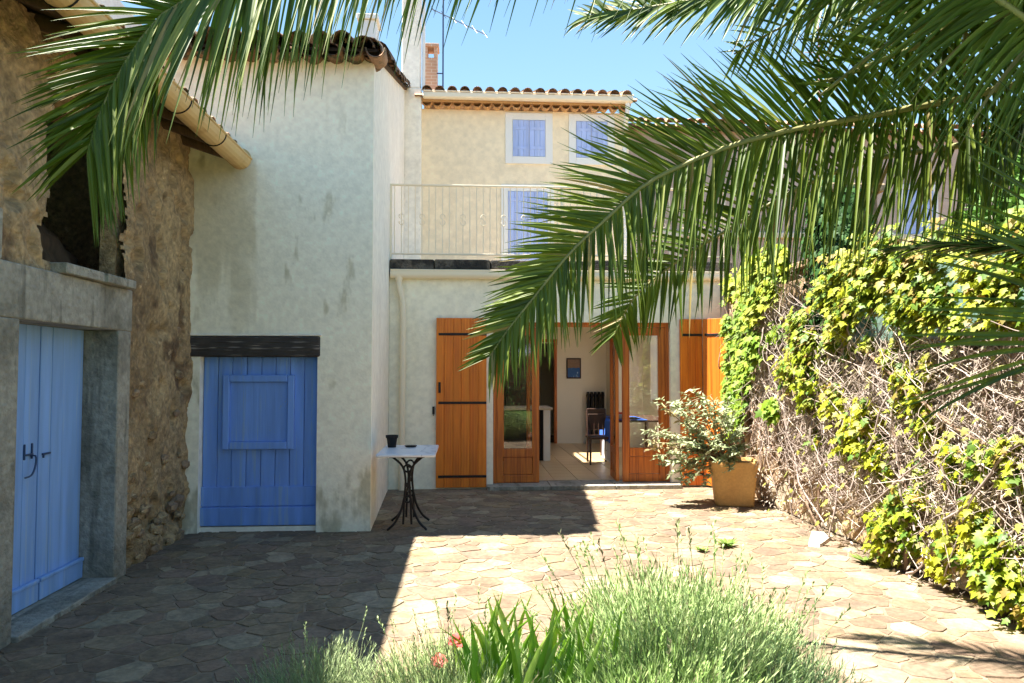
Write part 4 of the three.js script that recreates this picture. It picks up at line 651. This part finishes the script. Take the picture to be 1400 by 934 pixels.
// ---------------------------------------------------------------- potted shrub in front of the right shutter
{
  const P = thing('square_planter', 'large ochre square planter with rounded corners at the foot of the wall', 'planter', [3.13, 0, -8.4]);
  const loft = (rings, cx, cz) => { const N = 48, pos = [], idx = []; for (const [y, w] of rings) for (let i = 0; i < N; i++) { const a = (i / N) * 2 * Math.PI, c = Math.cos(a), s = Math.sin(a), e = 0.2; const px = Math.sign(c) * Math.pow(Math.abs(c), e) * w, pz = Math.sign(s) * Math.pow(Math.abs(s), e) * w; pos.push(cx + px * 0.966 - pz * 0.259, y, cz + px * 0.259 + pz * 0.966); } for (let k = 0; k < rings.length - 1; k++) for (let i = 0; i < N; i++) { const a = k * N + i, b = k * N + ((i + 1) % N); idx.push(a, a + N, b, b, a + N, b + N); } return raw(pos, idx); };
  const clay = std({ map: tex(256, 0.8, (u, v) => mixc([204, 162, 98], [178, 134, 76], blotB(u, v)).map((c) => c * (1 + (fineA(u, v) - 0.5) * 0.15))), roughness: 0.7, bumpMap: grainBump, bumpScale: 0.003 });
  part('planter_body', loft([[0.003, 0.0], [0.003, 0.2], [0.02, 0.212], [0.44, 0.252], [0.46, 0.254]], 3.13, -8.4), clay, P);
  part('rim', loft([[0.44, 0.252], [0.445, 0.26], [0.505, 0.265], [0.515, 0.258], [0.515, 0.236], [0.47, 0.23]], 3.13, -8.4), clay, P);
  part('soil', loft([[0.475, 0.233], [0.485, 0.0]], 3.13, -8.4), std({ color: srgb(70, 52, 38) }), P);
  const S = thing('shrub', 'silvery green loose shrub leaning out of the ochre planter', 'shrub', [3.0, 0.48, -8.45]);
  const st = [], L = [];
  for (let i = 0; i < 115; i++) {
    const d = V(gauss(), gauss(), gauss()).normalize().multiplyScalar(Math.pow(rnd(), 0.4)), e = V(2.66 + d.x * 0.66, 0.8 + d.y * 0.58, -8.3 + d.z * 0.45), b = V(3.09 + rr(-0.14, 0.1), 0.48, -8.45 + rr(-0.12, 0.12));
    const mid = b.clone().lerp(e, 0.5).add(V(rr(-0.06, 0.06), rr(0.02, 0.16), rr(-0.06, 0.06)));
    if (e.x > 3.4) e.x = 3.4; e.y = Math.max(0.12, e.y);
    const c = new THREE.QuadraticBezierCurve3(b, mid, e), T = c.getTangent(1); st.push(new THREE.TubeGeometry(c, 8, rr(0.003, 0.006), 4));
    const warm = rnd() < 0.08;
    for (let k = 0; k < 24; k++) { const t = 0.45 + 0.55 * Math.sqrt(k / 23), p = c.getPoint(Math.min(1, t)), a = k * 2.4, tip = c.getTangent(Math.min(1, t)).multiplyScalar(0.7).add(V(Math.cos(a), 0.25 + gauss() * 0.4, Math.sin(a)).multiplyScalar(0.8)); L.push({ p, q: facing(V(gauss() - 0.3, 0.9, gauss()), tip), s: V(1, 1, 1).multiplyScalar(rr(0.05, 0.1)), c: warm ? vary([0.343, 0.25, 0.0936], [0.39, 0.328, 0.156]) : vary([0.25, 0.312, 0.125], [0.437, 0.468, 0.281]) }); }
  }
  part('stems', st, std({ color: srgb(130, 110, 84) }), S, { kind: 'stuff' });
  scatter('leaves', narrow, leafMat({ transmission: 0.3 }), S, L);
}

// ---------------------------------------------------------------- flower bed in the foreground
function lavender(name, label, cx, cz, r, h, n, a, b, dry) {
  const B = thing(name, label, 'lavender', [cx, 0.03, cz], null), pos = [], idx = [];
  // one stem with narrow leaves, 1 m tall; instances bend outwards
  const stemGeo = (bend, fl) => {
    const p = [], ix = [], N = 6, push = (v) => { p.push(v.x, v.y, v.z); return p.length / 3 - 1; }, at = (t) => V(bend * t * t, t, 0.04 * Math.sin(t * 5));
    for (let i = 0; i <= N; i++) { const c = at(i / N), w = 0.0045 * (1 - 0.5 * (i / N)); for (let k = 0; k < 3; k++) push(V(c.x + Math.cos(k * 2.09) * w, c.y, c.z + Math.sin(k * 2.09) * w)); }
    for (let i = 0; i < N; i++) for (let k = 0; k < 3; k++) { const A = i * 3 + k, Bq = i * 3 + ((k + 1) % 3); ix.push(A, A + 3, Bq, Bq, A + 3, Bq + 3); }
    const m = fl ? 12 : 24;
    for (let i = 0; i < m; i++) { const t = 0.12 + (fl ? 0.45 : 0.86) * (i / m), c = at(t), ang = i * 2.4, l = 0.15 * (1 - 0.45 * t), d = V(Math.cos(ang) * 0.55, 0.85, Math.sin(ang) * 0.55).normalize().multiplyScalar(l), s = V(-Math.sin(ang), 0, Math.cos(ang)).multiplyScalar(0.0062); const A = push(c), Bv = push(c.clone().addScaledVector(d, 0.5).add(s)), Cv = push(c.clone().add(d)), D = push(c.clone().addScaledVector(d, 0.5).sub(s)); ix.push(A, Bv, D, D, Bv, Cv); }
    if (fl) for (let i = 0; i < 10; i++) { const c = at(0.86 + 0.14 * (i / 10)), ang = i * 2.4, d = V(Math.cos(ang) * 0.02, 0.028, Math.sin(ang) * 0.02), s = V(-Math.sin(ang), 0.2, Math.cos(ang)).multiplyScalar(0.009); const A = push(c), Bv = push(c.clone().addScaledVector(d, 0.6).add(s)), Cv = push(c.clone().add(d)), D = push(c.clone().addScaledVector(d, 0.6).sub(s)); ix.push(A, Bv, D, D, Bv, Cv); }
    return raw(p, ix);
  };
  for (const [nm, g, cnt, hh] of [['foliage', stemGeo(0.22, false), n, 0.82], ['foliage', stemGeo(0.45, false), Math.round(n * 0.6), 0.7], ['flower_stems', stemGeo(0.15, true), Math.round(n * 0.06), 1.1]]) {
    const L = [];
    for (let i = 0; i < cnt; i++) {
      const an = rr(0, 6.283), ra = Math.sqrt(rnd()), x = Math.cos(an) * ra, z = Math.sin(an) * ra, p = V(cx + x * r * 0.62, 0.03, cz + z * r * 0.62);
      const dir = V(x * 0.55 + gauss() * 0.16, 1, z * 0.55 + gauss() * 0.16).normalize(), q = new THREE.Quaternion().setFromUnitVectors(UP, dir).multiply(q0.clone().setFromAxisAngle(UP, rr(0, 6.283)));
      const s = h * hh * rr(0.72, 1.05) * (1 - 0.3 * ra * ra);
      L.push({ p, q, s: V(s * 0.8, s, s * 0.8), c: rnd() < dry ? vary([0.281, 0.265, 0.133], [0.234, 0.234, 0.125]) : vary(a, b) });
    }
    scatter(nm, g, leafMat({ transmission: 0.25, roughness: 0.7 }), B, L);
  }
}
lavender('lavender_bush', 'tall grey-green lavender bush in the middle of the bed, with thin flower stems', 0.92, -3.15, 0.52, 0.82, 1300, [0.313, 0.442, 0.156], [0.506, 0.607, 0.276], 0.1);
lavender('lavender_bush', 'bluish lavender bush at the right end of the bed', 1.2, -2.95, 0.36, 0.58, 640, [0.239, 0.368, 0.156], [0.386, 0.497, 0.258], 0.06);
lavender('lavender_bush', 'low pale lavender in front of the red flowers', 0.02, -3.0, 0.56, 0.54, 1100, [0.35, 0.46, 0.175], [0.534, 0.626, 0.294], 0.14);
lavender('lavender_bush', 'small lavender at the left end of the bed, half in the shadow', -0.6, -3.2, 0.4, 0.44, 400, [0.294, 0.386, 0.175], [0.46, 0.534, 0.276], 0.12);
lavender('lavender_bush', 'lavender at the front edge of the bed beside the sword leaves', 0.72, -2.75, 0.46, 0.62, 760, [0.294, 0.46, 0.11], [0.46, 0.607, 0.221], 0.05);
{
  const I = thing('iris_clump', 'bright green clump of broad sword-shaped iris leaves among the lavender', 'iris', [0.34, 0.03, -3.0]);
  const mats = [leafMat({ color: lin(0.18, 0.38, 0.025), roughness: 0.45 }), leafMat({ color: lin(0.27, 0.47, 0.04), roughness: 0.45 }), leafMat({ color: lin(0.36, 0.53, 0.1), roughness: 0.45 })];
  for (let i = 0; i < 130; i++) {
    const fan = i % 13, bx0 = 0.34 + (fan % 5 - 2) * 0.13 + gauss() * 0.05, bz = -3.0 + Math.floor(fan / 5) * 0.16 - 0.16 + gauss() * 0.05, h = rr(0.36, 0.63) * (1 - 0.25 * Math.abs(bx0 - 0.36)), an = rr(-0.5, 0.5), lean = gauss() * 0.13, w = rr(0.013, 0.02), bend = rr(0, 0.22) * (rnd() < 0.25 ? 2 : 1), N = 6, pos = [], idx = [];
    for (let k = 0; k <= N; k++) { const t = k / N, ww = w * (t < 0.6 ? 0.75 + 0.4 * t : 0.99 * Math.pow((1 - t) / 0.4, 0.7)) + 0.0005, c = V(bx0 + (lean * t + Math.sign(lean) * bend * t * t * t) * h, 0.03 + h * t * (1 - 0.25 * bend * t), bz + gauss() * 0.002 + 0.1 * t * Math.sin(an * 3)), sx = Math.cos(an), sz = Math.sin(an); pos.push(c.x - sx * ww, c.y, c.z - sz * ww, c.x - sz * 0.003, c.y, c.z + sx * 0.003, c.x + sx * ww, c.y, c.z + sz * ww); }
    for (let k = 0; k < N; k++) for (let j = 0; j < 2; j++) { const a = k * 3 + j; idx.push(a, a + 1, a + 3, a + 1, a + 4, a + 3); }
    part('leaf', raw(pos, idx), mats[i % 3], I, { keepUV: false });
  }
}
{
  const red = phys({ color: lin(0.62, 0.06, 0.05), side: THREE.DoubleSide, roughness: 0.6, transmission: 0.25, thickness: 0 }), pink = phys({ color: lin(0.72, 0.16, 0.12), side: THREE.DoubleSide, roughness: 0.6, transmission: 0.25, thickness: 0 }), green = std({ color: lin(0.12, 0.24, 0.04), side: THREE.DoubleSide });
  [['red flower, the upper of the two beside the lavender', [-0.03, 0.41, -3.13], red], ['pinkish red flower, the lower of the two beside the lavender', [-0.1, 0.36, -3.05], pink]].forEach(([label, [x, y, z], m]) => {
    const f = thing('red_flower', label, 'flower', [x, 0.03, z], 'red flowers in the bed');
    part('stem', tube([[x + 0.02, 0.03, z], [x - 0.01, y * 0.55, z + 0.01], [x, y, z]], 0.004, 12, 5), green, f);
    for (let k = 0; k < 7; k++) { const a = k * 0.9, pos = [], idx = [], N = 3; for (let i = 0; i <= N; i++) { const t = i / N, w = 0.016 * Math.sin(Math.PI * (0.15 + 0.75 * t)), rad = 0.036 * t, hh = 0.02 * t - 0.016 * t * t + (k % 2) * 0.008; for (const s of [-1, 0, 1]) pos.push(x + Math.cos(a) * rad - Math.sin(a) * w * s, y + hh + Math.abs(s) * 0.004, z + Math.sin(a) * rad + Math.cos(a) * w * s); } for (let i = 0; i < N; i++) for (let j = 0; j < 2; j++) { const q = i * 3 + j; idx.push(q, q + 1, q + 3, q + 1, q + 4, q + 3); } const g = raw(pos, idx); g.translate(-x, -y, -z).rotateX(0.75).translate(x, y, z); part('petal', g, m, f); }
    for (const s of [-1, 1]) part('leaf', narrow.clone().scale(0.1, 0.1, 0.1).rotateX(0.4).rotateZ(s * 0.9).translate(x + s * 0.01, y * 0.6, z), green, f);
  });
}
// small weeds in the joints, and the pale slab by the wall
[[2.3, -6.35, 'small green weed growing in a paving joint beyond the lavender'], [2.02, -6.2, 'tiny weed in the paving just left of a larger one'], [3.22, -5.75, 'low weed between the paving and the overgrown wall']].forEach(([x, z, label], n) => {
  const w = thing('weed', label, 'weed', [x, 0.01, z], 'weeds in the paving'), L = [], k = n === 1 ? 0.6 : 1;
  for (let i = 0; i < 34; i++) { const a = rr(0, 6.28), d = V(Math.cos(a), rr(0.3, 1.2), Math.sin(a)); L.push({ p: V(x + gauss() * 0.03, 0.012, z + gauss() * 0.03), q: facing(V(-d.x * 0.6, 1, -d.z * 0.6), d), s: rr(0.05, 0.13) * k, c: vary([0.109, 0.203, 0.0234], [0.203, 0.281, 0.039]) }); }
  scatter('leaves', narrow, leafMat(), w, L);
});
{
  const s = thing('stone_slab', 'pale flat stone lying loose at the foot of the overgrown wall', 'stone', [3.2, 0.02, -6.5]);
  part('slab', stoneGeo([[3.02, -6.32], [3.12, -6.28], [3.38, -6.58], [3.4, -6.78], [3.28, -6.8]], (a, b, h) => [a, h + 0.015, b], 0.004, 0.018, 0.012, 0.02), stoneMat(206, 198, 184), s);
}

// ---------------------------------------------------------------- trees beyond the wall, hedge behind the photographer
function tree(label, x, z, h, rad, n, a, b, crowns) {
  const t = thing('garden_tree', label, 'tree', [x, -0.08, z]), bark = std({ color: srgb(104, 88, 70) }), limbs = [], L = [];
  part('trunk', tube([[x, -0.08, z], [x + 0.06, h * 0.3, z], [x - 0.05, h * 0.55, z + 0.05], [x, h * 0.8, z]], 0.11, 20, 9), bark, t);
  for (const [dx, dy, dz, r] of crowns) {
    limbs.push(rod([x, h * 0.5, z], [x + dx, h * dy, z + dz], 0.05, 0.02, 6));
    for (let i = 0; i < n; i++) { const d = V(gauss(), gauss(), gauss()).normalize().multiplyScalar(Math.pow(rnd(), 0.45) * r * rad); if (Math.sin(d.x * 7 + dx * 5) + Math.sin(d.y * 8 + dz * 3) + Math.sin(d.z * 7) < -0.5) continue; L.push({ p: V(x + dx + d.x, h * dy + d.y * 0.85, z + dz + d.z), q: facing(V(gauss(), 0.8 + gauss() * 0.5, gauss()), V(gauss(), -0.5, gauss())), s: rr(0.1, 0.19), c: vary(a, b) }); }
  }
  part('limb', limbs, bark, t); scatter('crown', narrow.clone().scale(2.2, 1, 1), leafMat(), t, L);
}
tree('bright green leafy tree beyond the right end of the garden wall', 8.3, -10, 4.6, 1, 1500, [0.06, 0.16, 0.02], [0.16, 0.3, 0.04], [[0, 0.95, 0, 0.9], [-0.9, 0.75, 0.3, 0.8], [0.8, 0.8, -0.2, 0.9], [-0.4, 0.55, 0.6, 0.7], [0.2, 1.15, 0.2, 0.7]]);
tree('darker green tree standing behind the bright one', 10.6, -11.5, 6.2, 1.3, 1500, [0.03, 0.09, 0.015], [0.08, 0.18, 0.03], [[0, 0.9, 0, 1], [-1.2, 0.75, 0.3, 0.9], [1.1, 0.8, -0.2, 0.9], [0.2, 0.6, 0.8, 0.8]]);
{
  const Hd = thing('hedge', 'clipped green hedge across the lawn, mirrored in the glazed doors', 'hedge', [1, 0, 9]), L = [];
  part('branches', bx(-7.6, 9.6, 0, 2.0, 9.2, 10.0), std({ color: srgb(46, 50, 26) }), Hd);
  for (let i = 0; i < 5200; i++) { const top = rnd() < 0.3, x = rr(-8, 10); L.push({ p: V(x, top ? rr(1.95, 2.25) : rr(0, 2.15), top ? rr(9, 10.1) : rr(8.85, 9.2)), q: facing(V(gauss() * 0.6, 0.6 + gauss() * 0.4, -1), V(gauss(), -0.4, gauss())), s: rr(0.12, 0.22), c: vary([0.039, 0.101, 0.0156], [0.0936, 0.187, 0.0234]) }); }
  scatter('leaves', narrow.clone().scale(2.2, 1, 1), leafMat(), Hd, L);
}

// ---------------------------------------------------------------- the palm whose fronds hang across the view
{
  const palm = thing('palm_tree', 'large feather palm whose arching fronds hang across the top of the view', 'palm tree', [2.95, 0, -2.75]);
  const bark = std({ color: srgb(110, 88, 64), bumpMap: grainBump, bumpScale: 0.04 });
  const tr = [[0.36, -0.02]]; for (let i = 0; i <= 26; i++) { const y = i * 0.095; tr.push([0.3 + (i % 2 ? 0.035 : 0) + 0.05 * Math.sin((i / 26) * 3.1), y]); } tr.push([0.2, 2.62], [0, 2.75]);
  part('trunk', lathe(tr, 22).translate(2.95, 0, -2.75), bark, palm);
  const greens = [[0.055, 0.095, 0.006], [0.105, 0.165, 0.01], [0.18, 0.24, 0.02], [0.31, 0.34, 0.07], [0.36, 0.28, 0.1]].map((c) => leafMat({ color: lin(...c), roughness: 0.5, specularIntensity: 0.7, transmission: 0.36, ior: 1.5 }));
  const rachisMat = std({ color: lin(0.3, 0.28, 0.11), roughness: 0.5 });
  const leaflet = (b, d, up, len, w, droop) => { // a folded blade that narrows to its point
    const N = 6, side = d.clone().cross(up).normalize(), nr = side.clone().cross(d).normalize(), pos = [], idx = [];
    for (let k = 0; k <= N; k++) { const t = k / N, ww = w * (t < 0.25 ? 0.55 + 1.8 * t : Math.pow((1 - t) / 0.75, 0.75)) + 0.0006, c = b.clone().addScaledVector(d, len * t); c.y -= droop * len * t * t; for (const s of [-1, 0, 1]) { const q = c.clone().addScaledVector(side, ww * s * 0.9).addScaledVector(nr, Math.abs(s) * ww * 0.5); pos.push(q.x, q.y, q.z); } }
    for (let k = 0; k < N; k++) for (let j = 0; j < 2; j++) { const a = k * 3 + j; idx.push(a, a + 1, a + 3, a + 1, a + 4, a + 3); }
    return raw(pos, idx);
  };
  const bulk = greens.map(() => []); let singles = 0;
  function frond(pts, o) {
    const c = new THREE.CatmullRomCurve3(pts.map((p) => V(...p)), false, 'centripetal'), len = c.getLength(), n = Math.round(len / (o.step || 0.022));
    const R = []; for (let i = 0; i <= 40; i++) R.push(c.getPointAt(i / 40));
    const segs = []; for (let i = 0; i < 40; i++) segs.push(rod(R[i].toArray(), R[i + 1].toArray(), (o.r || 0.017) * (1 - 0.82 * (i / 40)) + 0.0015, (o.r || 0.017) * (1 - 0.82 * ((i + 1) / 40)) + 0.0015, 6));
    const f = part('frond', segs, o.mat || rachisMat, palm);
    const Nf = V(...(o.n || [0, 0.1, 1])).normalize();
    for (let i = 0; i < n; i++) for (const s of [1, -1]) {
      const t = (i + 0.5 + rr(-0.25, 0.25)) / n; if (t < (o.from || 0.03)) continue;
      const p = c.getPointAt(clamp(t, 0, 1)), T = c.getTangentAt(clamp(t, 0, 1)), S = T.clone().cross(Nf).normalize().multiplyScalar(s), a = THREE.MathUtils.degToRad((o.ang || 62) * (1 - 0.5 * Math.pow(t, 3)) + rr(-7, 7));
      const L = (o.len || 0.52) * (t < 0.12 ? 0.55 + 3.7 * t : 1) * (1 - (o.end ?? 0.66) * Math.pow(t, o.pw || 2.4)) * rr(0.86, 1.1);
      const d = T.clone().multiplyScalar(Math.cos(a)).addScaledVector(S, Math.sin(a)).addScaledVector(Nf, (o.v || 0.25) * rr(-0.4, 1.4) + rr(-0.12, 0.12)).normalize();
      const down = S.y < 0, g = leaflet(p, d, Nf.clone().addScaledVector(V(gauss(), gauss(), gauss()), 0.5), L, (o.w || 0.0125) * rr(0.85, 1.2), down ? rr(0.05, 0.3) + (o.drop || 0) : rr(0.0, 0.16)), m = rnd() < 0.045 ? 4 : Math.floor(clamp(1.4 + (o.bright || 0) + gauss() * 1.1, 0, 3.9));
      if (o.single && t > o.single && i % 2 === (s + 1) / 2 && singles < 298) { part('leaflet', g, greens[m], f); singles++; } else bulk[m].push(g);
    }
  }
  const HEART = [2.9, 2.6, -2.9];
  frond([[2.9, 2.75, -3.1], [2.75, 2.9, -3.2], [2.26, 2.81, -3.23], [1.85, 2.73, -3.25], [1.51, 2.67, -3.28], [1.24, 2.6, -3.31], [1.01, 2.51, -3.34], [0.84, 2.42, -3.36], [0.67, 2.27, -3.39], [0.5, 2.11, -3.42], [0.33, 1.9, -3.45], [0.21, 1.75, -3.47], [0.12, 1.62, -3.5]], { single: 0.12, len: 0.62, r: 0.02, v: 0.22, step: 0.011, w: 0.0098, drop: 0.1, end: 0.74, bright: 0.45 });
  frond([[2.8, 2.7, -2.8], [2.2, 2.94, -2.7], [1.63, 3.36, -2.73], [1.05, 3.56, -2.75], [0.47, 3.6, -2.78], [0.04, 3.55, -2.81], [-0.39, 3.41, -2.83], [-0.68, 3.26, -2.86], [-0.91, 3.11, -2.89], [-1.12, 3.01, -2.92], [-1.22, 2.95, -2.94], [-1.35, 2.79, -2.97], [-1.43, 2.67, -3.0], [-1.48, 2.57, -3.02], [-1.53, 2.45, -3.05]], { single: 0.62, len: 0.6, ang: 62, w: 0.0105, pw: 6, end: 0.5, drop: 0.1, step: 0.0088, bright: 0.6 });
  frond([[2.83, 2.74, -3.3], [2.41, 2.66, -3.44], [2.11, 2.64, -3.59], [1.79, 2.53, -3.73], [1.45, 2.33, -3.87], [1.17, 2.15, -4.01], [0.97, 1.96, -4.16], [0.88, 1.75, -4.3]], { len: 0.5, step: 0.025 });
  frond([[2.75, 2.95, -2.8], [2.42, 3.2, -2.8], [2.16, 3.09, -2.84], [2.0, 3.03, -2.88], [1.8, 2.94, -2.92], [1.67, 2.85, -2.96], [1.52, 2.73, -3.0]], { len: 0.42, r: 0.026, step: 0.085, w: 0.014 });
  frond([[2.8, 3.0, -2.9], [2.57, 3.18, -2.9], [2.42, 3.14, -2.97], [2.18, 3.1, -3.03], [2.03, 3.01, -3.1], [1.88, 2.96, -3.17], [1.74, 2.91, -3.23], [1.56, 2.89, -3.3]], { len: 0.45, r: 0.025, step: 0.085, w: 0.014 });
  frond([[2.85, 3.0, -3.0], [2.26, 3.47, -3.2], [2.03, 3.44, -3.35], [1.87, 3.42, -3.5], [1.57, 3.3, -3.65], [1.45, 3.26, -3.8]], { len: 0.4, step: 0.05, r: 0.018 });
  frond([[2.85, 3.1, -3.05], [2.62, 3.46, -3.2], [2.26, 3.34, -3.33], [1.98, 3.28, -3.47], [1.82, 3.23, -3.6]], { len: 0.4, step: 0.05, r: 0.018 });
  frond([[2.85, 3.0, -3.1], [2.28, 3.62, -3.5], [1.77, 3.59, -3.63], [1.42, 3.57, -3.76], [1.22, 3.59, -3.89], [0.97, 3.6, -4.02], [0.7, 3.61, -4.15]], { len: 0.46, n: [0, 0.5, 1], step: 0.017, w: 0.015, r: 0.022 });
  frond([[2.7, 2.3, -2.7], [2.15, 2.0, -2.5], [2.1, 2.01, -2.6], [2.0, 2.03, -2.7], [1.89, 2.05, -2.8], [1.78, 2.05, -2.9]], { len: 0.3, n: [0, 1, 0.5], step: 0.012, w: 0.01, ang: 30, from: 0.3 });
  frond([[2.75, 2.4, -2.6], [2.3, 2.15, -2.48], [2.22, 1.94, -2.5], [2.16, 1.76, -2.54], [2.1, 1.55, -2.58]], { len: 0.64, step: 0.024, ang: 108, w: 0.0095, end: 0.1, v: 0, drop: -0.15 });
  frond([[2.85, 2.8, -2.6], [2.4, 3.25, -2.45], [1.8, 3.42, -2.4], [1.2, 3.4, -2.42], [0.7, 3.25, -2.45]], { len: 0.45, step: 0.018, w: 0.017, n: [0, 1, 0] });
  frond([[2.9, 2.95, -2.7], [2.4, 3.5, -2.62], [1.8, 3.74, -2.6], [1.2, 3.74, -2.62], [0.7, 3.6, -2.65]], { len: 0.45, step: 0.014, w: 0.017, n: [0, 1, 0] });
  frond([[2.9, 2.95, -2.8], [2.5, 3.6, -2.85], [1.9, 3.86, -2.88], [1.3, 3.86, -2.9], [0.9, 3.75, -2.9]], { len: 0.42, step: 0.014, w: 0.017, n: [0, 1, 0] });
  frond([[2.9, 2.9, -2.5], [2.5, 3.4, -2.3], [1.95, 3.62, -2.2], [1.4, 3.6, -2.2], [1.0, 3.45, -2.2]], { len: 0.5, step: 0.018, w: 0.014, n: [0, 1, 0.1] });
  for (let i = 0; i < 9; i++) { // the rest of the crown, away from the view
    const a = -0.9 + i * 0.42, r = rr(1.7, 2.3), dx = Math.cos(a), dz = Math.sin(a) , y = rr(0.5, 1.1);
    frond([[2.95 + dx * 0.1, 2.6, -2.75 + dz * 0.1], [2.95 + dx * r * 0.35, 2.75 + y * 0.6, -2.75 + dz * r * 0.35], [2.95 + dx * r * 0.7, 2.8 + y * 0.5, -2.75 + dz * r * 0.7], [2.95 + dx * r, 2.6 - 0.2, -2.75 + dz * r]], { len: 0.45, step: 0.045, n: [-dx * 0.2, 1, -dz * 0.2] });
  }
  bulk.forEach((g, i) => { if (g.length) part('leaflets', g, greens[i], palm, { kind: 'stuff' }); });
}

renderer.render(scene, camera);
